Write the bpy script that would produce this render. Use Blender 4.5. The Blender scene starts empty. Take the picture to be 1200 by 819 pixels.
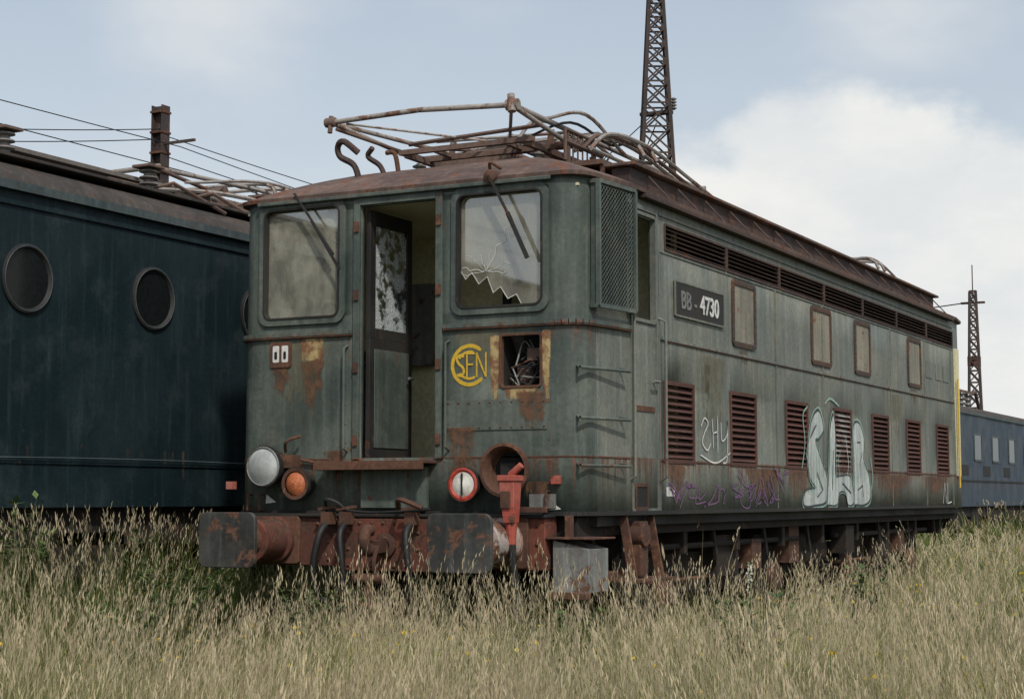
import bpy, math, random
import numpy as np
from mathutils import Vector, Matrix
random.seed(7); rng=np.random.default_rng(11)
scn=bpy.context.scene
V=Vector
# ---------------------------------------------------------------- camera
psi=math.radians(27.6); pit=math.radians(5.03)
camd=bpy.data.cameras.new('camera'); cam=bpy.data.objects.new('camera',camd); scn.collection.objects.link(cam)
cam.location=(6.505,-10.63,1.38); cam.rotation_euler=(math.radians(90)+pit,0,psi)
camd.lens=58.83; camd.sensor_width=36; camd.clip_start=.1; camd.clip_end=6000
scn.camera=cam
scn.view_settings.view_transform='Standard'; scn.view_settings.look='None'; scn.view_settings.exposure=0
# ---------------------------------------------------------------- node helpers
class NT:
    def __init__(s,tree): s.t=tree; s.n=tree.nodes; s.l=tree.links
    def new(s,ty,**k):
        n=s.n.new(ty)
        for a,b in k.items(): setattr(n,a,b)
        return n
    def lk(s,a,b): s.l.new(a,b)
    def setin(s,sock,v):
        if isinstance(v,bpy.types.NodeSocket): s.lk(v,sock)
        else: sock.default_value=v
    def math(s,op,a,b=0.,c=None,clamp=False):
        n=s.new('ShaderNodeMath',operation=op); n.use_clamp=clamp
        s.setin(n.inputs[0],a); s.setin(n.inputs[1],b)
        if c is not None: s.setin(n.inputs[2],c)
        return n.outputs[0]
    def noise(s,vec,scale,detail=4,rough=.55,dist=0.):
        n=s.new('ShaderNodeTexNoise'); s.lk(vec,n.inputs['Vector'])
        n.inputs['Scale'].default_value=scale; n.inputs['Detail'].default_value=detail
        n.inputs['Roughness'].default_value=rough; n.inputs['Distortion'].default_value=dist
        return n.outputs['Fac']
    def mapr(s,v,a,b,c=0.,d=1.,smooth=True):
        n=s.new('ShaderNodeMapRange'); n.interpolation_type='SMOOTHSTEP' if smooth else 'LINEAR'
        s.setin(n.inputs[0],v); n.inputs[1].default_value=a; n.inputs[2].default_value=b
        n.inputs[3].default_value=c; n.inputs[4].default_value=d
        return n.outputs[0]
    def mix(s,f,a,b,mode='MIX'):
        n=s.new('ShaderNodeMix',data_type='RGBA',blend_type=mode)
        s.setin(n.inputs[0],f)
        for i,v in ((6,a),(7,b)):
            if isinstance(v,(tuple,list)): n.inputs[i].default_value=tuple(v)+((1,) if len(v)==3 else ())
            else: s.lk(v,n.inputs[i])
        return n.outputs[2]
    def scale(s,vec,sc):
        n=s.new('ShaderNodeMapping'); s.lk(vec,n.inputs[0]); n.inputs['Scale'].default_value=sc; return n.outputs[0]
def newmat(name):
    m=bpy.data.materials.new(name); m.use_nodes=True; t=NT(m.node_tree)
    b=m.node_tree.nodes['Principled BSDF']
    return m,t,b
RUST=(.088,.044,.028)
def weathered(name,c1,c2,rust=RUST,rust2=None,amt=.3,lines=(),rough=.55,bump=.2,streak=.35,metal=0.,grime=(.035,.033,.028),hi=True,spec=.35):
    m,t,b=newmat(name)
    tc=t.new('ShaderNodeTexCoord').outputs['Object']
    sep=t.new('ShaderNodeSeparateXYZ'); t.lk(tc,sep.inputs[0]); z=sep.outputs[2]
    n1=t.mapr(t.noise(tc,1.3,4,.62,.3),.36,.64)
    base=t.mix(n1,c1,c2)
    finen=t.noise(tc,30,3,.7); fine=t.mapr(finen,.25,.8,.80,1.16)
    if hi:
        st=t.noise(t.scale(tc,(9,9,.55)),1.6,4,.65)
        base=t.mix(t.mapr(st,.42,.72,0,streak),base,grime)
        base=t.mix(t.mapr(st,.50,.28,0,.28),base,tuple(min(1,x*1.6+.025) for x in c2))
        fade=t.mapr(t.noise(tc,3.3,5,.65),.52,.70,0,.30)
        base=t.mix(fade,base,tuple(min(1,x*1.25+.03) for x in (c2[0]*1.15,c2[1],c2[2]*.9)))
    comb=t.new('ShaderNodeCombineColor')
    for i in range(3): t.lk(fine,comb.inputs[i])
    base=t.mix(1.,base,comb.outputs[0],'MULTIPLY')
    r0=t.noise(tc,5.5,5,.72,.3)
    th=.70-.32*amt
    mask=t.mapr(r0,th,th+.07)
    if lines:
        s2=t.noise(t.scale(tc,(16,16,1.0)),1.0,4,.7)
        for (z0,L,k) in lines:
            g=t.math('MULTIPLY',t.mapr(z,z0-L,z0,0,1,False),t.math('LESS_THAN',z,z0+.012))
            g=t.math('MULTIPLY',g,k)
            v=t.math('ADD',s2,t.math('MULTIPLY',g,.34))
            mm=t.math('MULTIPLY',t.mapr(v,.66,.86),t.math('GREATER_THAN',g,.0005))
            mask=t.math('MAXIMUM',mask,mm)
    rc=t.mix(t.mapr(finen,.35,.65),rust,rust2 or tuple(x*1.9 for x in rust))
    t.lk(t.mix(mask,base,rc),b.inputs['Base Color'])
    t.lk(t.math('ADD',t.math('MULTIPLY',mask,.35),t.mapr(n1,0,1,rough-.07,rough+.1),clamp=True),b.inputs['Roughness'])
    b.inputs['Metallic'].default_value=metal
    b.inputs['Specular IOR Level'].default_value=spec
    bn=t.noise(tc,5.5,5,.72,.3) if not hi else t.noise(tc,2.6,6,.68)
    bp=t.new('ShaderNodeBump'); bp.inputs['Strength'].default_value=bump; bp.inputs['Distance'].default_value=.016
    t.lk(bn,bp.inputs['Height']); t.lk(bp.outputs[0],b.inputs['Normal'])
    return m
LN=((3.66,.35,.3),(3.31,.3,.25),(2.60,.35,.4),(1.66,.42,.8),(2.68,.1,.3))
M={}
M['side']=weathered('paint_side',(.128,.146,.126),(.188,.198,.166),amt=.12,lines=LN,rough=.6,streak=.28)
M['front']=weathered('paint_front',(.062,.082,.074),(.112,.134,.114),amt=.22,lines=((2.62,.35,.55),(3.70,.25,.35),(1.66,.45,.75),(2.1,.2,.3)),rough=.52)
M['cream']=weathered('cream_interior',(.66,.62,.38),(.74,.71,.50),amt=.05,rough=.6,bump=.1,hi=False)
M['roof']=weathered('rusty_roof',(.090,.058,.048),(.165,.110,.088),rust=(.10,.045,.028),amt=.5,rough=.78,bump=.4)
M['band']=weathered('roof_edge_rust',(.046,.029,.026),(.078,.048,.040),amt=.4,rough=.75)
M['rust']=weathered('rust',(.070,.036,.026),(.13,.065,.042),amt=.6,rough=.85,bump=.5,hi=False)
M['rustred']=weathered('beam_red',(.165,.050,.031),(.105,.042,.030),rust=(.055,.030,.022),amt=.6,rough=.8,bump=.4)
M['louvre']=weathered('louvre_rust',(.115,.050,.039),(.080,.040,.033),rust=(.07,.04,.03),amt=.4,rough=.8,hi=False)
M['louvreW']=weathered('louvre_silver',(.35,.34,.33),(.16,.08,.06),amt=.5,rough=.7,hi=False)
M['dark']=weathered('dark_steel',(.018,.018,.018),(.035,.032,.028),rust=(.06,.028,.018),amt=.3,rough=.7,hi=False)
M['under']=weathered('underframe',(.016,.014,.012),(.032,.025,.020),rust=(.05,.027,.019),amt=.4,rough=.9,bump=.3,hi=False)
M['grey']=weathered('grey_steel',(.16,.165,.16),(.25,.25,.24),amt=.45,rough=.6)
M['buffer']=weathered('buffer_plate',(.034,.038,.038),(.085,.085,.080),amt=.5,rough=.5)
M['pant']=weathered('pantograph_steel',(.22,.20,.18),(.35,.32,.29),rust=(.12,.07,.05),amt=.5,rough=.65,hi=False)
M['pantr']=weathered('pantograph_rust',(.10,.064,.050),(.16,.11,.088),amt=.4,rough=.75,hi=False)
M['white']=weathered('white_paint',(.60,.60,.58),(.72,.71,.68),amt=.15,rough=.5,hi=False)
M['barrelw']=weathered('buffer_barrel',(.42,.38,.35),(.24,.12,.09),amt=.75,rough=.6)
M['silver']=weathered('graffiti_silver',(.40,.45,.43),(.54,.58,.56),amt=.2,rough=.5,streak=.5,bump=.1,grime=(.14,.17,.15))
M['lgreen']=weathered('graffiti_green',(.22,.36,.28),(.30,.44,.36),amt=.2,rough=.5,hi=False)
M['tagdark']=weathered('graffiti_dark',(.03,.045,.05),(.05,.06,.07),amt=.1,hi=False)
M['purple']=weathered('graffiti_purple',(.14,.06,.16),(.17,.09,.17),amt=.3,rough=.5,hi=False)
M['yellow']=weathered('yellow_paint',(.66,.44,.05),(.58,.38,.04),amt=.15,rough=.5,hi=False)
M['tan']=weathered('tan_panel',(.20,.185,.14),(.27,.25,.19),rust=(.12,.06,.03),amt=.30,rough=.6,bump=.15)
M['winrust']=weathered('window_frame_rust',(.055,.045,.038),(.09,.055,.042),amt=.5,rough=.7,hi=False)
M['redp']=weathered('red_paint',(.36,.080,.058),(.46,.19,.15),amt=.4,rough=.6,hi=False)
M['rubber']=weathered('rubber',(.015,.015,.016),(.03,.03,.03),amt=0,rough=.6,hi=False)
M['blue']=weathered('paint_dark_blue',(.008,.019,.024),(.014,.028,.033),amt=.05,lines=((1.75,.35,.3),),rough=.55,streak=.3,grime=(.010,.013,.014),spec=.18)
M['blue2']=weathered('paint_faded_blue',(.028,.048,.072),(.042,.066,.092),amt=.15,lines=((1.7,.35,.5),),rough=.55)
M['bluelt']=weathered('paint_blue_trim',(.045,.066,.070),(.075,.095,.098),amt=.18,rough=.55)
M['lroof']=weathered('grey_brown_roof',(.042,.037,.033),(.075,.064,.056),amt=.35,rough=.85)
M['wood']=weathered('weathered_planks',(.15,.13,.115),(.22,.20,.18),amt=.15,rough=.85,hi=False)
M['mast']=weathered('mast_steel',(.05,.04,.038),(.08,.06,.055),amt=.4,rough=.8,hi=False)
M['porc']=weathered('porcelain',(.10,.09,.08),(.2,.19,.18),amt=.1,rough=.35,hi=False)
def simple(name,c,rough=.5,metal=0.,nscale=30):
    m,t,b=newmat(name); tc=t.new('ShaderNodeTexCoord').outputs['Object']
    f=t.mapr(t.noise(tc,nscale,3,.6),.3,.7)
    t.lk(t.mix(f,tuple(x*.7 for x in c),tuple(min(1,x*1.2) for x in c)),b.inputs['Base Color'])
    b.inputs['Roughness'].default_value=rough; b.inputs['Metallic'].default_value=metal
    return m
M['black']=simple('black_interior',(.012,.012,.012),.9)
M['lensW']=simple('lens_white',(.70,.68,.62),.2,0.,14)
M['lensC']=simple('lens_clear',(.42,.45,.44),.08,0.,7)
M['lensO']=simple('lens_orange',(.50,.16,.07),.25,0.,50)
M['lensR']=simple('lens_red',(.40,.06,.04),.25)
M['porth']=simple('porthole_glass',(.010,.012,.013),.12)
def glass(name,gl,dirt_sheen,dc):
    m,t,b=newmat(name); out=m.node_tree.nodes['Material Output']
    tc=t.new('ShaderNodeTexCoord').outputs['Object']
    T=t.new('ShaderNodeBsdfTransparent'); T.inputs[0].default_value=(.92,.94,.90,1)
    G=t.new('ShaderNodeBsdfGlossy'); G.inputs['Roughness'].default_value=.03
    D=t.new('ShaderNodeBsdfDiffuse'); D.inputs[0].default_value=dc+(1,)
    a=t.new('ShaderNodeMixShader'); a.inputs[0].default_value=gl
    t.lk(T.outputs[0],a.inputs[1]); t.lk(G.outputs[0],a.inputs[2])
    c=t.new('ShaderNodeMixShader'); t.lk(t.mapr(t.noise(t.scale(tc,(1,1,.6)),4.5,5,.65),.35,.68,dirt_sheen*.55,dirt_sheen*1.5),c.inputs[0])
    t.lk(a.outputs[0],c.inputs[1]); t.lk(D.outputs[0],c.inputs[2]); t.lk(c.outputs[0],out.inputs[0]); return m
M['glass']=glass('dirty_glass_sheen',.36,.30,(.50,.49,.40))  # pale dirt film, brightened to paint in sky haze reflected by the panes
def shatter():
    m,t,b=newmat('shattered_glass'); out=m.node_tree.nodes['Material Output']
    tc=t.new('ShaderNodeTexCoord').outputs['Object']
    v=t.new('ShaderNodeTexVoronoi',feature='DISTANCE_TO_EDGE'); t.lk(tc,v.inputs['Vector']); v.inputs['Scale'].default_value=60
    e=t.mapr(v.outputs['Distance'],.02,.14,1,.35)
    nn=t.mapr(t.noise(tc,9,5,.7),.42,.55)
    f=t.math('MULTIPLY',e,nn)
    T=t.new('ShaderNodeBsdfTransparent'); D=t.new('ShaderNodeBsdfPrincipled'); D.inputs['Base Color'].default_value=(.60,.66,.68,1); D.inputs['Roughness'].default_value=.3
    x=t.new('ShaderNodeMixShader'); t.lk(f,x.inputs[0]); t.lk(T.outputs[0],x.inputs[1]); t.lk(D.outputs[0],x.inputs[2]); t.lk(x.outputs[0],out.inputs[0]); return m
M['shatter']=shatter()
def patchmat(name,ca,cb,th=.5,op=.85):
    m,t,b=newmat(name); out=m.node_tree.nodes['Material Output']
    tn=t.new('ShaderNodeTexCoord'); uv=tn.outputs['UV']; ob=tn.outputs['Object']
    sp=t.new('ShaderNodeSeparateXYZ'); t.lk(uv,sp.inputs[0])
    dx=t.math('MULTIPLY',t.math('ABSOLUTE',t.math('SUBTRACT',sp.outputs[0],.5)),2.)
    dy=t.math('SUBTRACT',1.,sp.outputs[1])
    ex=t.math('MULTIPLY',t.math('POWER',dx,3.),.6)
    ey=t.math('MULTIPLY',dy,.38)
    top=t.mapr(sp.outputs[1],.93,1.,0,.6)
    nz=t.noise(t.scale(ob,(34,34,4)),1.,4,.68)
    nz2=t.noise(ob,11,4,.6)
    v=t.math('ADD',t.math('MULTIPLY',nz,.7),t.math('MULTIPLY',nz2,.5))
    v=t.math('SUBTRACT',t.math('SUBTRACT',t.math('SUBTRACT',v,ex),ey),top)
    f=t.mapr(v,th-.12,th+.10,0,op)
    t.lk(t.mix(t.mapr(nz2,.38,.6),ca,cb),b.inputs['Base Color']); b.inputs['Roughness'].default_value=.8
    T=t.new('ShaderNodeBsdfTransparent'); x=t.new('ShaderNodeMixShader')
    t.lk(f,x.inputs[0]); t.lk(T.outputs[0],x.inputs[1]); t.lk(b.outputs[0],x.inputs[2]); t.lk(x.outputs[0],out.inputs[0]); return m
M['pRust']=patchmat('rust_stain',RUST,(.17,.085,.045),.42,.75)
M['pYel']=patchmat('primer_stain',(.46,.36,.17),(.20,.09,.045),.24,.95)
M['pPale']=patchmat('pale_stain',(.26,.24,.15),(.17,.15,.10),.42,.45)
M['pMoss']=patchmat('brown_stain',(.12,.09,.05),(.10,.06,.03),.45,.45)
# ---------------------------------------------------------------- mesh builder
class MB:
    def __init__(s): s.v=[]; s.f=[]; s.m=[]; s.mats=[]
    def mi(s,m):
        m=M[m] if isinstance(m,str) else m
        if m not in s.mats: s.mats.append(m)
        return s.mats.index(m)
    def add(s,vs,fs,mat):
        o=len(s.v); s.v+= [tuple(p) for p in vs]; k=s.mi(mat)
        for f in fs: s.f.append(tuple(i+o for i in f)); s.m.append(k)
    def box(s,x0,x1,y0,y1,z0,z1,mat):
        vs=[(x,y,z) for z in (z0,z1) for y in (y0,y1) for x in (x0,x1)]
        s.add(vs,[(0,2,3,1),(4,5,7,6),(0,1,5,4),(2,6,7,3),(0,4,6,2),(1,3,7,5)],mat)
    def obox(s,c,ax,hs,mat):
        c=V(c); vs=[c+ax[0]*hs[0]*i+ax[1]*hs[1]*j+ax[2]*hs[2]*k for k in (-1,1) for j in (-1,1) for i in (-1,1)]
        s.add(vs,[(0,2,3,1),(4,5,7,6),(0,1,5,4),(2,6,7,3),(0,4,6,2),(1,3,7,5)],mat)
    def beam(s,a,b,w,h,mat,up=(0,0,1)):
        a,b=V(a),V(b); d=(b-a); L=d.length; d.normalize(); up=V(up)
        if abs(d.dot(up))>.98: up=V((1,0,0))
        x=d.cross(up).normalized(); y=x.cross(d)
        s.obox((a+b)/2,(x,d,y),(w/2,L/2,h/2),mat)
    def tube(s,pts,r,mat,n=8,cap=True):
        pts=[V(p) for p in pts]; rs=r if isinstance(r,(list,tuple)) else [r]*len(pts)
        vs=[];fs=[]; prev=None
        for i,p in enumerate(pts):
            d=(pts[min(i+1,len(pts)-1)]-pts[max(i-1,0)]).normalized()
            if prev is None:
                x=d.cross(V((0,0,1)) if abs(d.z)<.9 else V((1,0,0))).normalized()
            else: x=(prev-d*prev.dot(d)).normalized()
            prev=x; y=d.cross(x)
            for k in range(n):
                a=2*math.pi*k/n; vs.append(p+(x*math.cos(a)+y*math.sin(a))*rs[i])
        for i in range(len(pts)-1):
            for k in range(n):
                k2=(k+1)%n; fs.append((i*n+k,i*n+k2,(i+1)*n+k2,(i+1)*n+k))
        if cap: fs.append(tuple(range(n))[::-1]); fs.append(tuple((len(pts)-1)*n+k for k in range(n)))
        s.add(vs,fs,mat)
    def lathe(s,o,ax,prof,mat,n=24,up=(0,0,1)):
        o=V(o);ax=V(ax).normalized(); x=ax.cross(V(up))
        if x.length<.1: x=ax.cross(V((1,0,0)))
        x.normalize(); y=ax.cross(x); vs=[];fs=[]
        for t_,r in prof:
            for k in range(n):
                a=2*math.pi*k/n; vs.append(o+ax*t_+(x*math.cos(a)+y*math.sin(a))*max(r,.0005))
        for i in range(len(prof)-1):
            for k in range(n):
                k2=(k+1)%n; fs.append((i*n+k,i*n+k2,(i+1)*n+k2,(i+1)*n+k))
        s.add(vs,fs,mat)
    def rr(s,w,h,r,n=5):
        P=[]
        for cx,cy,a0 in ((w/2-r,h/2-r,0),(-w/2+r,h/2-r,90),(-w/2+r,-h/2+r,180),(w/2-r,-h/2+r,270)):
            for k in range(n+1):
                a=math.radians(a0+90*k/n); P.append((cx+r*math.cos(a),cy+r*math.sin(a)))
        return P
    def rrframe(s,c,U,W,w,h,r,t,d,mat,back=0.):
        c=V(c);U=V(U).normalized();W=V(W).normalized();N=U.cross(W)
        A=s.rr(w,h,r);B=s.rr(w-2*t,h-2*t,max(r-t,.008)); n=len(A); vs=[]
        for P,off in ((A,-back),(A,d),(B,d),(B,-back-.03)):
            vs+=[c+U*p[0]+W*p[1]+N*off for p in P]
        fs=[]
        for L in range(3):
            for k in range(n):
                k2=(k+1)%n; fs.append((L*n+k,L*n+k2,(L+1)*n+k2,(L+1)*n+k))
        s.add(vs,fs,mat)
    def rrplate(s,c,U,W,w,h,r,d,mat,n=5):
        c=V(c);U=V(U).normalized();W=V(W).normalized();N=U.cross(W); A=s.rr(w,h,r,n);n=len(A)
        vs=[c+U*p[0]+W*p[1] for p in A]+[c+U*p[0]+W*p[1]+N*d for p in A]
        fs=[(k,(k+1)%n,n+(k+1)%n,n+k) for k in range(n)]+[tuple(range(n,2*n)),tuple(range(n))[::-1]]
        s.add(vs,fs,mat)
    def rivet(s,p,N,r,mat):
        s.lathe(p,N,[(0,r),(r*.5,r*.8),(r*.75,r*.35),(r*.8,0)],mat,6)
    def ribbon(s,pts,w,o,U,W,mat,lift=0.):
        o=V(o);U=V(U);W=V(W);N=U.cross(W); pts=[V((p[0],p[1])) for p in pts]; vs=[];fs=[]
        for i,p in enumerate(pts):
            d=(pts[min(i+1,len(pts)-1)]-pts[max(i-1,0)])
            if d.length<1e-6: d=V((1,0))
            d.normalize(); q=V((-d.y,d.x))*w/2*(1 if 0<i<len(pts)-1 else .6)
            for g in (p+q,p-q): vs.append(o+U*g.x+W*g.y+N*lift)
        for i in range(len(pts)-1): fs.append((2*i,2*i+1,2*i+3,2*i+2))
        s.add(vs,fs,mat)
    def obj(s,name,parent=None,bevel=0.,smooth=35,loc=None):
        me=bpy.data.meshes.new(name); me.from_pydata(s.v,[],s.f); me.update()
        for m in s.mats: me.materials.append(m)
        me.polygons.foreach_set('material_index',s.m)
        me.polygons.foreach_set('use_smooth',[True]*len(s.f))
        try: me.set_sharp_from_angle(angle=math.radians(smooth))
        except Exception: pass
        o=bpy.data.objects.new(name,me); scn.collection.objects.link(o)
        if parent: o.parent=parent
        if bevel>0:
            b=o.modifiers.new('bevel','BEVEL'); b.width=bevel; b.segments=2; b.limit_method='ANGLE'; b.angle_limit=math.radians(40)
        return o
def empty(name,loc=(0,0,0)):
    e=bpy.data.objects.new(name,None); scn.collection.objects.link(e); e.location=loc; return e
def spl(pts,n=8):
    P=[V(p) for p in pts]; P=[P[0]*2-P[1]]+P+[P[-1]*2-P[-2]]; out=[]
    for i in range(1,len(P)-2):
        for k in range(n):
            t=k/n; a,b,c,d=P[i-1:i+3]
            out.append(.5*((2*b)+(c-a)*t+(2*a-5*b+4*c-d)*t*t+(3*b-a-3*c+d)*t**3))
    out.append(P[-2]); return out
X=V((1,0,0));Y=V((0,1,0));Z=V((0,0,1))
# ================================================================= MAIN LOCOMOTIVE
loco=empty('electric_locomotive')
LEN=11.9; ZB=1.245; ZT=3.70
def half_outline():
    pts=[(1.30,0)]
    for k in range(1,7):
        a=math.radians(-90+ (78)*k/6); pts.append((1.30+.205*math.cos(a),.205+.205*math.sin(a)))
    pts.append((1.565,.72)); return pts
ho=half_outline()
ring=[(-x,y) for x,y in ho[::-1]][0:]
ring=ring+ho+[(x,LEN-y) for x,y in ho[::-1]]+[(-x,LEN-y) for x,y in ho]
ring.append(ring[0])
cum=[0.]
for a,b in zip(ring,ring[1:]): cum.append(cum[-1]+math.hypot(b[0]-a[0],b[1]-a[1]))
def at(s_):
    for i in range(len(cum)-1):
        if s_<=cum[i+1]+1e-9:
            t=(s_-cum[i])/max(cum[i+1]-cum[i],1e-9); a,b=ring[i],ring[i+1]; return (a[0]+(b[0]-a[0])*t,a[1]+(b[1]-a[1])*t)
    return ring[-1]
i0=len(ho)-1
sF=cum[i0]+1.30
iR=i0+1+len(ho)-1
sR=cum[iR]-.72
def sL(y): return cum[-1]-(y-.72)
fx=lambda x: sF+x
ry=lambda y: sR+y
holes=[(fx(-1.24),fx(-.52),2.74,3.62),(fx(.49),fx(1.21),2.74,3.60),(fx(-.345),fx(.32),1.67,3.58),
       (fx(.86),fx(1.18),2.17,2.54),
       (ry(.80),ry(1.20),2.72,3.50)]
iA=i0+1+6
holes.append((cum[iA]+.08,cum[iA]+.45,2.78,3.56))
holes.append((cum[0]+.06,cum[0]+.45,2.76,3.56))
holes.append((sL(1.20),sL(.80),2.72,3.50))
LOUV=[(1.38,1.96),(2.85,3.46),(4.33,4.95),(5.85,6.42),(7.27,7.89),(8.73,9.32),(10.18,10.76)]
for a,b in LOUV: holes.append((ry(a),ry(b),1.67,2.25))
TOP=[(1.42+i*1.395,1.42+i*1.395+1.35) for i in range(7)]
for a,b in TOP: holes.append((ry(a),ry(b),3.315,3.495))
sb=sorted(set([round(c,4) for c in cum]+[round(h[i],4) for h in holes for i in (0,1)]))
zb=sorted(set([ZB,ZT,2.0,2.6,3.0]+[h[i] for h in holes for i in (2,3)]))
idx={}; vs=[];fs=[]
def vid(i,j):
    i=i%(len(sb)-1) if i==len(sb)-1 else i
    if (i,j) not in idx:
        p=at(sb[i]); k=.016*(zb[j]-ZB)/(ZT-ZB)
        idx[(i,j)]=len(vs); vs.append((p[0]*(1-k*.6),p[1],zb[j]))
    return idx[(i,j)]
fm=[]
for i in range(len(sb)-1):
    for j in range(len(zb)-1):
        cs=(sb[i]+sb[i+1])/2; cz=(zb[j]+zb[j+1])/2
        if any(h[0]<cs<h[1] and h[2]<cz<h[3] for h in holes): continue
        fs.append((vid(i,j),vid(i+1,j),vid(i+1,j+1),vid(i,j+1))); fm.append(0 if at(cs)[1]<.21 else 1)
me=bpy.data.meshes.new('body_shell'); me.from_pydata(vs,[],fs)
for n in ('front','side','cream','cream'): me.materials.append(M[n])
me.polygons.foreach_set('material_index',fm); me.polygons.foreach_set('use_smooth',[True]*len(fs)); me.set_sharp_from_angle(angle=math.radians(30))
body=bpy.data.objects.new('body_shell',me); scn.collection.objects.link(body); body.parent=loco
sm=body.modifiers.new('thick','SOLIDIFY'); sm.thickness=.05; sm.offset=-1; sm.material_offset=2; sm.material_offset_rim=0
def tx(x,z): return x*(1-.016*.6*(z-ZB)/(ZT-ZB))
# roof
b=MB(); NT_=12; n=len(ring)-1; vs=[];fs=[]
def outp(i,o):
    x,y=ring[i]; cx,cy=0,min(max(y,1.3),LEN-1.3); d=math.hypot(x-cx,y-cy); k=(d+o)/d
    return cx+(x-cx)*k*.995, cy+(y-cy)*k
rings=[]
prof=[(-.02,3.665,1),(.05,3.672,1),(.055,3.70,1)]
for (o,z,_) in prof: rings.append([(*outp(i,o),z) for i in range(n)])
for k in range(1,NT_+1):
    t=k/NT_; R=[]
    for i in range(n):
        x,y=outp(i,.055); cx,cy=0,min(max(y,1.45),LEN-1.45)
        R.append((x+(cx-x)*t,y+(cy-y)*t,3.70+.375*(1-(1-t)**2.1)))
    rings.append(R)
for R in rings: vs+=R
for k in range(len(rings)-1):
    for i in range(n):
        i2=(i+1)%n; fs.append((k*n+i,k*n+i2,(k+1)*n+i2,(k+1)*n+i))
b.add(vs,fs,'roof'); b.obj('roof',loco,smooth=60)
b=MB()
for sx in (1,-1):
    x0,x1=sorted((sx*1.20,sx*1.36)); b.box(x0,x1,1.2,LEN-.9,3.72,3.945,'band')
    x0,x1=sorted((sx*1.15,sx*1.42)); b.box(x0,x1,1.15,LEN-.85,3.947,3.975,'roof')
    x0,x1=sorted((sx*1.56,sx*1.625)); b.box(x0,x1,.9,LEN-.9,3.63,3.664,'band')
    for i in range(16):
        y=1.5+i*.62; b.beam((sx*1.38,y,3.92),(sx*1.58,y,3.70),.03,.012,'band')
b.beam((-1.28,-.045,3.655),(1.28,-.045,3.655),.02,.03,'front')
b.obj('roof_edge_walkway',loco,bevel=.006)
# front details
b=MB(); nz=-Y
def fr(cx,cz,w,h,r,t,d,mat,y=0.,back=0.): b.rrframe((cx,y,cz),X,Z,w,h,r,t,d,mat,back)
fr(-.88,3.18,.80,.96,.09,.055,.022,'front'); fr(-.88,3.18,.71,.87,.07,.016,.028,'dark')
fr(.85,3.17,.80,.94,.09,.055,.022,'front'); fr(.85,3.17,.71,.85,.07,.016,.028,'dark')
b.box(-.40,-.345,-.022,.0,1.66,3.64,'front'); b.box(.32,.375,-.022,.0,1.66,3.64,'front'); b.box(-.345,.32,-.025,.0,3.585,3.64,'front')
for x in (-.455,.43):
    b.tube([(x,-.005,1.72),(x,-.06,1.74),(x,-.06,2.50),(x,-.005,2.52)],.010,'front',6)
for x in (-.372,.348):
    for z in (1.8,2.35,2.9,3.42): b.box(x-.020,x+.020,-.036,-.0225,z-.04,z+.04,'rust')
def wrapbar(z,h,d,mat,smin,smax):
    P=[smin]+[c for c in cum if smin<c<smax]+[smax]
    for a,c in zip(P,P[1:]):
        p,q=at(a),at(c); b.beam((p[0],p[1],z),(q[0],q[1],z),d*2,h,mat)
wrapbar(2.625,.032,.030,'front',cum[0]+.02,fx(-.41)); wrapbar(2.625,.032,.030,'front',fx(.385),ry(.70))
wrapbar(2.603,.012,.026,'rust',cum[0]+.02,fx(-.41)); wrapbar(2.603,.012,.026,'rust',fx(.385),ry(.70))
wrapbar(1.665,.012,.004,'rust',cum[0]+.02,fx(-.60)); wrapbar(1.665,.012,.004,'rust',fx(.40),ry(.70))
wrapbar(1.262,.03,.012,'dark',cum[0],ry(LEN-1.0))
b.box(.40,1.23,-.008,0,1.86,2.08,'front')
for i in range(10):
    for z in (1.88,2.06): b.rivet((.425+i*.087,-.008,z),nz,.009,'rust')
for x in (.395,1.245,-.47,-1.26):
    for k in range(9): b.rivet((x,0,1.35+k*.145),nz,.007,'rust' if k%3==0 else 'front')
b.rrplate((-1.07,-.002,2.475),X,Z,.20,.20,.02,.010,'rust')
for dx in (-.042,.042): b.rrplate((-1.07+dx,-.0125,2.48),X,Z,.060,.13,.012,.003,'white'); b.rrplate((-1.07+dx,-.016,2.47),X,Z,.026,.06,.01,.002,'black')
fr(1.02,2.355,.345,.395,.035,.018,.010,'rust')
b.box(-.62,.33,-.20,.0,1.625,1.645,'rust'); b.obox((-.145,-.205,1.605),(X,Y,Z),(.475,.006,.025),'rust')
b.tube([(-.62,-.02,1.62),(-.85,-.03,1.66)],.012,'rust')
b.add([(-.5,0,1.62),(.3,0,1.62),(.22,-.17,1.622),(-.45,-.17,1.622)],[(0,1,2,3)],'rust')
b.box(-.30,.26,-.05,0,1.30,1.60,'front')
for k in range(5): b.rivet((-.26+k*.12,-.05,1.57),nz,.008,'rust')
for x,z in ((-1.33,1.40),(-1.22,1.40),(1.25,1.42)): b.tube([(x,0,z),(x,-.06,z),(x,-.06,z-.12),(x,0,z-.12)],.010,'rust',6)
b.box(-1.60,-1.54,.02,.08,1.44,1.50,'redp'); b.box(1.10,1.30,-.03,0,1.30,1.40,'grey'); b.box(1.28,1.34,-.05,-.0,1.47,1.53,'redp')
for x,z in ((-1.20,1.33),(1.24,1.285)): b.add([(x,-.004,z),(x+.10,-.004,z+.01),(x+.01,-.004,z+.07)],[(0,1,2)],'white')
b.tube(spl([(-.6,-.03,1.30),(-.2,-.06,1.265),(.3,-.05,1.29)],6),.012,'rubber',6)
b.obj('front_fittings',loco,bevel=.003)
b=MB()
b.beam((-.93,-.05,3.72),(-.56,-.055,3.22),.022,.012,'dark'); b.beam((-.76,-.06,3.49),(-.50,-.06,3.10),.012,.02,'rubber')
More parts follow.
